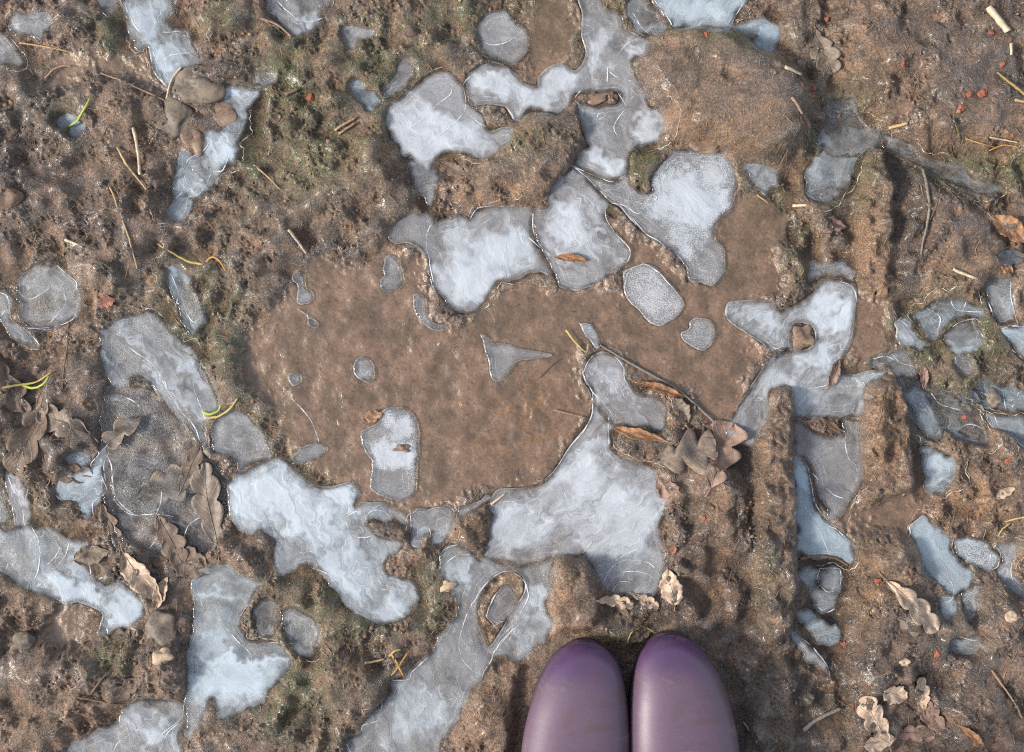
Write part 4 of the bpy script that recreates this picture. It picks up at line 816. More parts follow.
# water standing in the hollows
s = 40.0
wv = [(-s, -s, 0), (s, -s, 0), (s, s, 0), (-s, s, 0)]
water = mesh_obj('puddle_water', [(x, y, -.0006) for x, y, _ in wv], [(0, 1, 2, 3)], M_WATER, smooth=False)
tag(water, kind='structure')

# ------------------------------------------------------------------ tubes
def tube(pts, rad, nseg=6, flat=1.0):
    """pts (n,3) world metres; rad scalar or list; returns V,F"""
    P = np.asarray(pts, float); n = len(P)
    rad = np.full(n, rad) if np.isscalar(rad) else np.asarray(rad)
    T = np.gradient(P, axis=0); T /= np.linalg.norm(T, axis=1)[:, None] + 1e-12
    up = np.array([0, 0, 1.0]); V = []; F = []
    for i in range(n):
        s_ = np.cross(T[i], up); L = np.linalg.norm(s_); s_ = s_ / L if L > 1e-6 else np.array([1, 0, 0]); u = np.cross(s_, T[i])
        for k in range(nseg):
            a = 2 * math.pi * k / nseg
            V.append(P[i] + rad[i] * (math.cos(a) * s_ + flat * math.sin(a) * u))
    for i in range(n - 1):
        for k in range(nseg):
            a = i * nseg + k; b = i * nseg + (k + 1) % nseg
            F.append((a, b, b + nseg, a + nseg))
    F.append(tuple(range(nseg))[::-1]); F.append(tuple(range((n - 1) * nseg, n * nseg)))
    return V, F

# ------------------------------------------------------------------ ice sheets
FRINGE_OFF = {'disc', 'oval', 'crescent', 'teardrop', 'spot', 'armed', 'round', 'kidney'}
ICE_GROUP = 'ice patches frozen into the mud'
def seg_dist(P, poly):
    A = poly; B = np.roll(poly, -1, 0); D = B - A; L2 = (D ** 2).sum(1) + 1e-9
    best = np.full(len(P), 1e9)
    for i in range(0, len(P), 2000):
        p = P[i:i + 2000]
        t = np.clip(((p[:, None, :] - A[None]) * D[None]).sum(2) / L2[None], 0, 1)
        q = A[None] + t[..., None] * D[None]
        best[i:i + 2000] = np.sqrt(((p[:, None, :] - q) ** 2).sum(2)).min(1)
    return best
wobx, woby = band(7, 60, 81, 1.3), band(7, 60, 82, 1.3)
def grow(sp, out):
    n = len(sp); T_ = np.roll(sp, -2, 0) - np.roll(sp, 2, 0); T_ /= np.linalg.norm(T_, axis=1)[:, None] + 1e-9
    ar_ = .5 * np.sum(sp[:, 0] * np.roll(sp[:, 1], -1) - np.roll(sp[:, 0], -1) * sp[:, 1]); sg = 1 if ar_ > 0 else -1
    Nn = np.stack([T_[:, 1], -T_[:, 0]], 1) * sg; q = sp + Nn * 5
    w_ = 1 - np.clip(sample(PUDB, q[:, 0], q[:, 1]) * 1.6, 0, 1) - np.clip(sample(ICE_M, q[:, 0], q[:, 1]), 0, 1)
    w_ = np.clip(w_, 0, 1); k_ = np.ones(7) / 7; w_ = np.convolve(np.pad(w_, 3, mode='wrap'), k_, 'valid')
    r_ = np.random.default_rng(n * 7 + 3); jag = np.zeros(n)
    for per, am in ((4, .7), (7, 1.1), (13, 1.5), (24, 1.5)):
        k = max(3, n * 3 // (2 * per)); jag += am * np.interp(np.arange(n) / n, np.linspace(0, 1, k + 1), (lambda q: np.append(q, q[0]))(r_.normal(0, 1, k)))
    return sp + Nn * ((out + jag) * w_)[:, None]
PUDB = blur(PUD_M, 2); PUDW6 = blur(PUD_M * (1 - ICE_M), 4) * 2.2
for d in ICE:
    sp, hs = d['sp'], d['hsp']
    sp = grow(sp, 2.2)
    loops = [sp] + hs
    x0, y0 = sp.min(0); x1, y1 = sp.max(0)
    area = (x1 - x0) * (y1 - y0)
    st = 1.6 if area < 12000 else 2.1
    gx, gy = np.meshgrid(np.arange(x0, x1, st), np.arange(y0, y1, st * .87))
    gx = gx + (np.arange(gx.shape[0]) % 2)[:, None] * st * .5
    gp = np.stack([gx.ravel(), gy.ravel()], 1) + RNG.uniform(-.15, .15, (gx.size, 2))
    m = inside(gp[:, 0], gp[:, 1], sp)
    for h in hs: m &= ~inside(gp[:, 0], gp[:, 1], h)
    gp = gp[m]
    allb = np.concatenate(loops)
    dd = np.full(len(gp), 1e9)
    for l in loops: dd = np.minimum(dd, seg_dist(gp, l)) if len(gp) else dd
    gp = gp[dd > .7]
    edges = []; o_ = 0
    for l in loops:
        n = len(l); edges += [(o_ + i, o_ + (i + 1) % n) for i in range(n)]; o_ += n
    # an inner ring gives the lip its own vertices
    allp = np.concatenate([allb, gp]) if len(gp) else allb
    vo, eo, fo, *_ = delaunay_2d_cdt([Vector(p) for p in allp], edges, [], 0, 1e-4)
    vo = np.array([tuple(v) for v in vo]); fo = np.array([f for f in fo if len(f) == 3])
    cen = vo[fo].mean(1)
    m = inside(cen[:, 0], cen[:, 1], sp)
    for h in hs: m &= ~inside(cen[:, 0], cen[:, 1], h)
    fo = fo[m]
    a, b, c = vo[fo[:, 0]], vo[fo[:, 1]], vo[fo[:, 2]]
    ar = (b[:, 0] - a[:, 0]) * (c[:, 1] - a[:, 1]) - (b[:, 1] - a[:, 1]) * (c[:, 0] - a[:, 0])
    fo[ar > 0] = fo[ar > 0][:, ::-1]                     # plan y points down: flip so that tops face up
    fo = fo[np.abs(ar) > 1e-6]
    E = np.full(len(vo), 1e9)
    for l in loops: E = np.minimum(E, seg_dist(vo, l))
    X, Y = vo[:, 0], vo[:, 1]
    wx = X + 5 * sample(wobx, X, Y); wy = Y + 5 * sample(woby, X, Y)
    fwx = X + 3 * sample(wobx, X, Y); fwy = Y + 3 * sample(woby, X, Y)
    air = np.full(len(vo), d['base'] - (.07 if {'dull', 'faint', 'thin'}.intersection(d['label'].split()) else .02))
    add = np.zeros(len(vo))
    for cx, cy, rx, ry, ang, k in d['cores']:
        t = R(ang); u = (wx - cx) * math.cos(t) + (wy - cy) * math.sin(t); v = -(wx - cx) * math.sin(t) + (wy - cy) * math.cos(t)
        add = np.maximum(add, k * sst(1.38, .50, np.sqrt((u / rx) ** 2 + (v / ry) ** 2)))
    air = air + add * sst(0.5, 7, E)
    t = R(d['flow']); fu = fwx * math.cos(t) + fwy * math.sin(t); fv = -fwx * math.sin(t) + fwy * math.cos(t)
    flow = np.stack([fu / 1000 * .8, fv / 1000 * 3.4, np.full(len(vo), (x0 * 7 % 13) * .1)], 1)
    bulge = .45 * sst(0, 1.8, E) + .30 * sample(nM, X, Y) * sst(0, 6, E) - .25 * sst(0, .8, 1 - E)
    ztop = .55 + bulge * .8 + d['lift']
    # a cut outer frame: bottom and sides
    nv = len(vo); cx, cy = (x0 + x1) / 2, (y0 + y1) / 2
    org = W(cx, cy)
    top = np.stack([(X - cx) / 1000, -(Y - cy) / 1000, ztop / 1000], 1)
    bot = top.copy(); bot[:, 2] = (ztop - 2.4) / 1000
    used = {}
    for f in fo.tolist():
        for i in range(3):
            e = (f[i], f[(i + 1) % 3]); used[e] = used.get(e, 0) + 1
    side = [(e[1], e[0], e[0] + nv, e[1] + nv) for e in used if (e[1], e[0]) not in used]
    F = fo.tolist() + (fo[:, ::-1] + nv).tolist() + side
    topa = np.concatenate([np.ones(nv), np.zeros(nv)])
    z2 = lambda q: np.concatenate([q, q])
    o = mesh_obj('ice_patch', np.concatenate([top, bot]), F, M_ICE, loc=org,
                 attrs={'air': z2(air), 'edge': z2(E), 'tint': np.full(2 * nv, d['tint']), 'streak': np.full(2 * nv, d['streak']), 'lip': z2(np.clip(sst(.02, .45, sample(PUDW6, X, Y)), 0, 1)), 'speck': np.full(2 * nv, 1.0 if ('speckled' in d['label'] or 'kidney' in d['label']) else .22), 'flow': np.concatenate([flow, flow]), 'top': topa})
    tag(o, d['label'], 'ice patch', ICE_GROUP)
    if len(gp) * st * st > 1500 and not FRINGE_OFF.intersection(d['label'].split()):
        rr_ = np.random.default_rng(abs(int(x0 * 3 + y1)) + 9)
        for k_ in range(2):
            n_ = len(sp); ln = int(rr_.uniform(16, 60)); i0 = int(rr_.integers(0, n_)); ii = (i0 + np.arange(ln)) % n_
            T_ = np.roll(sp, -3, 0) - np.roll(sp, 3, 0); T_ /= np.linalg.norm(T_, axis=1)[:, None] + 1e-9
            ar_ = .5 * np.sum(sp[:, 0] * np.roll(sp[:, 1], -1) - np.roll(sp[:, 0], -1) * sp[:, 1]); Nn = np.stack([T_[:, 1], -T_[:, 0]], 1) * (1 if ar_ > 0 else -1)
            off = rr_.uniform(1.5, 4.5) + np.interp(np.arange(ln), np.linspace(0, ln, 7), rr_.normal(0, 1.6, 7)) + 6 * np.linspace(0, 1, ln) ** 2 * rr_.random()
            q = sp[ii] + Nn[ii] * off[:, None] + rr_.normal(0, .42, (ln, 2))
            if (sample(ICE_M, q[:, 0], q[:, 1]) > .4).mean() > .25 or sample(pw, q[:, 0], q[:, 1]).mean() > .5 or sample(BOOT, q[:, 0], q[:, 1]).max() > .1: continue
            P3 = np.stack([(q[:, 0] - cx) / 1000, -(q[:, 1] - cy) / 1000, (np.maximum(sample(HB, q[:, 0], q[:, 1]), .3) + .5) / 1000], 1)
            v_, f_ = tube(P3, (.22 + .20 * np.sin(np.arange(ln) * .9) + .35 * rr_.random(ln) ** 2) / 1000 * np.clip(np.minimum(np.arange(ln), ln - 1 - np.arange(ln)) / 6, .2, 1), 5, .6)
            mesh_obj('frost_fringe', v_, f_, M_FRINGE, parent=o)
    for rl in d['ridges']:
        q = spline(rl, 2.0, closed=False)
        n = len(q); tt = np.linspace(0, 1, n)
        q = q + np.stack([np.interp(tt, np.linspace(0, 1, max(n // 3, 2)), RNG.normal(0, .28, max(n // 3, 2))) for _ in (0, 1)], 1)
        rr = (.34 + .20 * np.sin(tt * 9 + q[0][0])) * np.clip(np.minimum(tt, 1 - tt) * 9, .25, 1) / 1000
        pz = (1.15 + .28 * sample(nM, q[:, 0], q[:, 1]) + d['lift']) / 1000
        P3 = np.stack([(q[:, 0] - cx) / 1000, -(q[:, 1] - cy) / 1000, pz], 1)
        v_, f_ = tube(P3, rr * 1.15, 6, .45)
        mesh_obj('ridge', v_, f_, M_RIM, parent=o)

# ------------------------------------------------------------------ leaves
LEAF_GROUP = 'dead leaves lying on the mud'
def leaf(label, px, py, L, Wd, ang, mat, kind='oak', curl=.15, fold=.1, lift=1.2, stem=True, name='dead_leaf', tipcurl=0.0, group=LEAF_GROUP, seed=0, lobes=3.7):
    """L, Wd in mm; ang: direction of the tip, degrees counter-clockwise from plan +x"""
    r = random.Random(int(px * 13 + py * 7 + seed)); nt_, ns = 60, 13
    a = R(ang); ca, sa = math.cos(a), math.sin(a); V = []; B = []
    ph = [r.uniform(-.4, .4) for _ in range(2)]
    for i in range(nt_):
        t = i / (nt_ - 1)
        if kind == 'oak':
            env = math.sin(math.pi * min(1, t ** .85 * 1.0)) ** .55 * (.55 + .55 * t) if 0 < t < 1 else 0
            env = max(env, .03)
        elif kind == 'sliver': env = math.sin(math.pi * t) ** .8 if 0 < t < 1 else .02
        else: env = math.sin(math.pi * t ** .8) ** .75 if 0 < t < 1 else .02
        env = max(env, .02)
        bend = .06 * L * math.sin(t * 2.4 + r.random() * 0 + ph[0] * 4)
        for j in range(ns):
            s_ = -1 + 2 * j / (ns - 1)
            side = 0 if s_ < 0 else 1
            lobe = 1.0
            if kind == 'oak': lobe = (.52 if lobes > 3 else .36) + (.50 if lobes > 3 else .66) * abs(math.sin(math.pi * (lobes * t ** .9 + ph[side]))) ** (.55 if lobes > 3 else .9)
            if kind != 'oak': lobe = 1 + .10 * math.sin(t * 19 + ph[side] * 8) + .06 * math.sin(t * 43 + ph[side] * 5)
            w = Wd / 2 * env * (lobe if abs(s_) > .01 else 1)
            x = (t - .5) * L + (abs(s_) ** 1.5) * ((.09 if lobes > 3 else .16) * L if kind == 'oak' else .02 * L) * env * lobe
            y = s_ * w + bend
            x_, y_ = px + x * ca - y * sa, py - (x * sa + y * ca)
            zz = lift + fold * abs(s_) * w + curl * Wd * (s_ * s_) * env + tipcurl * L * max(0, t - .55) ** 2 * 3
            zz += (.02 * Wd) * math.sin(t * 11 + s_ * 5 + ph[0] * 20) + .5 * math.sin(t * 21 + s_ * 3 + ph[0] * 9) * abs(s_) + .35 * math.sin(t * 9 + s_ * 6 + ph[1] * 7)
            V.append([x_, y_, zz]); B.append((t, s_, 0))
    V = np.array(V)
    gz = sample(blur_top, V[:, 0], V[:, 1])
    V[:, 2] += gz - (1.3 if mat in (ML_DARK, ML_GREY, ML_PINK) and lift < 3 else 0)
    ox, oy = px, py; oz = float(sample(blur_top, px, py))
    P = np.stack([(V[:, 0] - ox) / 1000, -(V[:, 1] - oy) / 1000, (V[:, 2] - oz) / 1000], 1)
    N = len(P); Pb = P.copy(); Pb[:, 2] -= .00025
    F = []
    for i in range(nt_ - 1):
        for j in range(ns - 1):
            q = i * ns + j; F.append((q, q + 1, q + ns + 1, q + ns)[::-1]); F.append((N + q, N + q + 1, N + q + ns + 1, N + q + ns))
    for i in range(nt_ - 1):
        q = i * ns; F.append((q, q + ns, N + q + ns, N + q)[::-1]); q += ns - 1; F.append((q, q + ns, N + q + ns, N + q))
    for j in range(ns - 1):
        q = j; F.append((q, q + 1, N + q + 1, N + q)); q += (nt_ - 1) * ns; F.append((q, q + 1, N + q + 1, N + q)[::-1])
    root = mesh_obj(name, np.concatenate([P, Pb]), F, mat, loc=W(ox, oy, oz / 1000), attrs={'blade': B + B})
    tag(root, label, 'leaf', group)
    mid = P[[i * ns + ns // 2 for i in range(0, nt_, 3)]].copy(); mid[:, 2] += .00025
    v_, f_ = tube(mid, np.linspace(.00055, .0002, len(mid)) * (1 if L > 22 else .7), 5)
    mesh_obj('midrib', v_, f_, mat, parent=root, attrs={'blade': [(0.5, 0, 0)] * len(v_)})
    if stem:
        b0 = P[ns // 2]; dirx = np.array([-ca, -sa, 0]); k = L * .16 / 1000
        pts = [b0 + dirx * k * q + np.array([-sa, ca, 0]) * k * .25 * q * q + np.array([0, 0, -.0004 * q]) for q in (-.1, .3, .7, 1.0)]
        v_, f_ = tube(pts, .0005, 5); mesh_obj('stalk', v_, f_, M_ROSE, parent=root)
    return root
blur_top = np.maximum(blur(np.maximum(Hmm, -1), 4.5), np.where(ICE_M > .5, 1.0, -1.5))
blur_top = blur(blur_top, 1.5)

LV = [
    ("brown curled leaf with its tip on the long dark slab's foot", 190, 470, 50, 24, 60, ML_DARK, 'oak', dict(curl=.05, fold=.04, lift=.5, lobes=3.4)),
    ("crumpled grey brown leaf at the upper end of the sealed leaf hollow", 124, 430, 46, 30, -150, ML_GREY, 'oak', dict(curl=.1, lift=-.6, lobes=2)),
    ("dark leaf remains between the jagged shard and the leaf hollow", 108, 520, 40, 22, -70, ML_DARK, 'oak', dict(curl=.1, lift=.6, lobes=2.6)),
    ("broad dark leaf under the milky lake's upper left corner", 190, 565, 46, 30, -20, ML_DARK, 'plain', dict(curl=.06, lift=.5)),
    ("bent brown leaf at the left edge above the pale fringe", 14, 386, 60, 30, -70, ML_DARK, 'oak', dict(curl=.15, lift=1, lobes=2.4)),
    ("grey leaf with a raised edge below the dark leaf pair, left bank", 92, 556, 36, 20, 20, ML_GREY, 'plain', dict(curl=.2, lift=1)),
    ("dull brown leaf showing in the mud left of the lower left pebble", 112, 640, 40, 22, 15, ML_DARK, 'oak', dict(curl=.08, lift=.4, lobes=2.8)),
    ("half sunk brown leaf right of the great white fan's upper corner", 668, 492, 34, 20, -60, ML_PINK, 'plain', dict(curl=.12, lift=.6)),
    ("dark slate leaf frozen in the hollow under the right hand shelf", 968, 398, 26, 14, -20, ML_BLUE, 'plain', dict(curl=.1, lift=.4)),
    ("bright orange brown leaf with a pointed tip by the right edge, upper part", 1004, 232, 42, 22, -35, ML_ORANGE, 'plain', dict(curl=.2, tipcurl=.15)),
    ("dark slate coloured wet leaf just below the bright orange leaf", 1006, 261, 38, 16, 8, ML_BLUE, 'plain', dict(curl=.05)),
    ("small tan leaf scrap below the slate coloured leaf", 1003, 271, 16, 9, -25, ML_ORANGE, 'plain', dict(stem=False)),
    ("dull reddish leaf lying flat in wet mud right of the small bumpy mound", 831, 227, 32, 16, 0, ML_PINK, 'plain', dict(curl=.05)),
    ("orange curled leaf arching over the dark ice slab", 659, 391, 52, 8, -18, ML_ORANGE, 'sliver', dict(curl=.6, lift=3)),
    ("dark wet leaf folded below the arching orange leaf", 678, 412, 32, 20, -50, ML_GREY, 'plain', dict(curl=.3, lift=1)),
    ("curled leaf with a bright orange edge, pointing left over white ice", 638, 433, 54, 11, 160, ML_ORANGE, 'sliver', dict(curl=.35, lift=3, tipcurl=.1)),
    ("large domed grey brown oak leaf right of the orange edged leaf", 686, 455, 60, 58, 8, ML_GREY, 'oak', dict(curl=-.13, fold=.0, lift=8, lobes=2.6)),
    ("pinkish lobed leaf with a frosted middle, right of the domed grey leaf", 722, 455, 68, 54, 70, ML_PINK, 'oak', dict(curl=.10, lift=2, lobes=2.9)),
    ("small pale lobed leaf at the ice ripples, left of its pair above the boots", 614, 602, 38, 16, -12, ML_TAN, 'oak', dict(curl=.2, lift=2)),
    ("small pale lobed leaf at the ice ripples, right of its pair above the boots", 645, 601, 28, 14, -25, ML_TAN, 'oak', dict(curl=.2, lift=2)),
    ("tan upright leaf on the mud above the gap of the boots", 671, 586, 36, 22, 95, ML_TAN, 'plain', dict(curl=.1, lift=1.5)),
    ("brown leaf sliver frozen above the mauve ice pane", 827, 426, 42, 10, -18, ML_DARK, 'sliver', dict(curl=.05, lift=.5)),
    ("small tan leaf on the mud by the right edge, below the red chip", 1000, 492, 22, 9, 35, ML_TAN, 'plain', dict(curl=.2)),
    ("thin upright pinkish leaf below the greenish ice shelf", 923, 378, 24, 9, -80, ML_PINK, 'plain', dict(curl=.2)),
    ("curled reddish leaf at the lower tip of the forked ice sheet", 834, 373, 30, 10, 62, ML_PINK, 'plain', dict(curl=.3, lift=2)),
    ("long greyish tan oak leaf slanting down in the lower right mud", 907, 604, 72, 30, -38, ML_TAN, 'oak', dict(curl=.08, lift=2)),
    ("broad grey leaf half sunk in mud below the long tan oak leaf", 905, 622, 44, 26, -20, ML_GREY, 'oak', dict(curl=.03, lift=.6)),
    ("small rounded tan leaf at the top of the lower right leaf cluster", 891, 692, 29, 21, -30, ML_TAN, 'plain', dict(curl=.15)),
    ("pale oak leaf with a long midrib, left one of the lower right cluster", 874, 716, 54, 31, 120, ML_TAN, 'oak', dict(curl=.1)),
    ("curved pale leaf lobe at the bottom left of the lower right cluster", 876, 739, 32, 20, 10, ML_TAN, 'plain', dict(curl=.15, lift=2)),
    ("upright pale oak leaf at the top right of the lower right cluster", 920, 692, 34, 21, 105, ML_TAN, 'oak', dict(curl=.12)),
    ("brownish oak leaf hanging below the upright pale one in the cluster", 933, 716, 40, 24, 125, ML_PINK, 'oak', dict(curl=.08)),
    ("flat brown leaf at the bottom of the lower right cluster", 909, 734, 46, 22, 3, ML_PINK, 'oak', dict(curl=.1)),
    ("curled orange tan leaf at the right end of the lower right cluster", 961, 730, 34, 10, -38, ML_ORANGE, 'sliver', dict(curl=.4, lift=2)),
    ("large dark brown oak leaf frozen in the left bank", 31, 432, 92, 40, -105, ML_DARK, 'oak', dict(curl=.08, lift=1.5)),
    ("grey brown oak leaf right of the large dark leaf on the left bank", 66, 424, 58, 36, 150, ML_GREY, 'oak', dict(curl=.06, lift=1.5)),
    ("dark leaf pointing at the jagged blue shard on the left", 66, 472, 54, 24, -12, ML_DARK, 'oak', dict(curl=.06, lift=.6)),
    ("tall folded brown leaf beside the big white sheet", 214, 506, 88, 38, 100, ML_GREY, 'oak', dict(curl=.06, lift=.6, fold=.06, lobes=3.5)),
    ("grey veined leaf sealed under thin clear ice, left of the folded leaf", 168, 488, 66, 46, 25, ML_GREY, 'oak', dict(curl=.04, lift=-1.6)),
    ("grey leaf lying under the sealed leaf, tip down", 168, 540, 54, 34, -60, ML_DARK, 'oak', dict(curl=.06, lift=1)),
    ("pale edged brown leaf pointing down beside the white ice tongue", 144, 577, 62, 24, -58, ML_TAN, 'plain', dict(curl=.3, lift=2.5, fold=.1)),
    ("small tan leaf tip right of the pale edged brown leaf", 164, 592, 34, 13, 70, ML_TAN, 'plain', dict(curl=.3, lift=2)),
    ("oval dark brown leaf in the milky ice lake", 249, 626, 32, 15, 72, ML_DARK, 'plain', dict(curl=.05, lift=.4)),
    ("small curled brown leaf sliver resting on the centre ice lobe", 571, 260, 34, 8, -2, ML_ORANGE, 'sliver', dict(curl=.5, lift=1.2, stem=False)),
    ("small orange leaf scrap touching the kidney shaped ice island", 373, 416, 20, 12, 5, ML_ORANGE, 'plain', dict(curl=.1, stem=False)),
    ("russet leaf edge showing left of the round glassy ice plate's lower bank", 109, 303, 18, 13, 20, ML_RED, 'plain', dict(curl=.2, stem=False)),
    ("reddish brown leaf bit beside the mossy twig, right of the big mound", 800, 130, 22, 12, -70, ML_PINK, 'plain', dict(curl=.2)),
    ("grey crumpled leaf on the mud ridge at the top, right of the cyan strip", 822, 52, 50, 34, -75, ML_GREY, 'oak', dict(curl=.1, lift=1)),
    ("dull brown leaf frozen at the top left bank of the centre lobe", 452, 170, 30, 14, -30, ML_DARK, 'plain', dict(curl=.1, stem=False)),
    ("small reddish leaf scrap in the mud right of the great white fan", 672, 549, 12, 8, 80, ML_RED, 'plain', dict(stem=False)),
    ("brown leaf half buried at the bottom edge of the left mud bank", 125, 690, 46, 20, 35, ML_DARK, 'oak', dict(curl=.1)),
    ("yellow green moss stained leaf above the gap between the boots", 640, 634, 26, 14, 20, ML_DARK, 'plain', dict(curl=.3)),
]
for lb, x, y, L, w_, a, m, k, kw in LV: leaf(lb, x, y, L, w_, a, m, k, **kw)

# ------------------------------------------------------------------ twigs, straws and grass
def rod(name, label, cat, pts, r0, r1, mat, group, lift=.6, flat=1.0, bow=0.0, nseg=7):
    q = spline(pts, 2.2, closed=False) if len(pts) > 2 else np.array([np.array(pts[0]) * (1 - t) + np.array(pts[1]) * t for t in np.linspace(0, 1, max(4, int(math.dist(pts[0], pts[1]) / 2.5)))])
    n = len(q); tt = np.linspace(0, 1, n)
    zz = sample(blur_top, q[:, 0], q[:, 1]); zl = zz[0] * (1 - tt) + zz[-1] * tt
    k = np.ones(5) / 5; zs = np.convolve(np.pad(zz, 2, mode='edge'), k, 'valid')
    zz = np.maximum(zs, zl * .4 + zs * .6) + r0 + lift + bow * np.sin(tt * math.pi)
    rad = (r0 * (1 - tt) + r1 * tt) * (1 + .07 * np.sin(tt * 17 + pts[0][0]))
    cx, cy, cz = q[n // 2][0], q[n // 2][1], zz[n // 2]
    P = np.stack([(q[:, 0] - cx) / 1000, -(q[:, 1] - cy) / 1000, (zz - cz) / 1000], 1)
    P[:, :2] += RNG.normal(0, .00012, (n, 2))
    v_, f_ = tube(P, rad / 1000, nseg, flat)
    o = mesh_obj(name, v_, f_, mat, loc=W(cx, cy, cz / 1000))
    return tag(o, label, cat, group)
TG = 'twigs and straws scattered on the mud'; GG = 'single blades of grass on the mud'
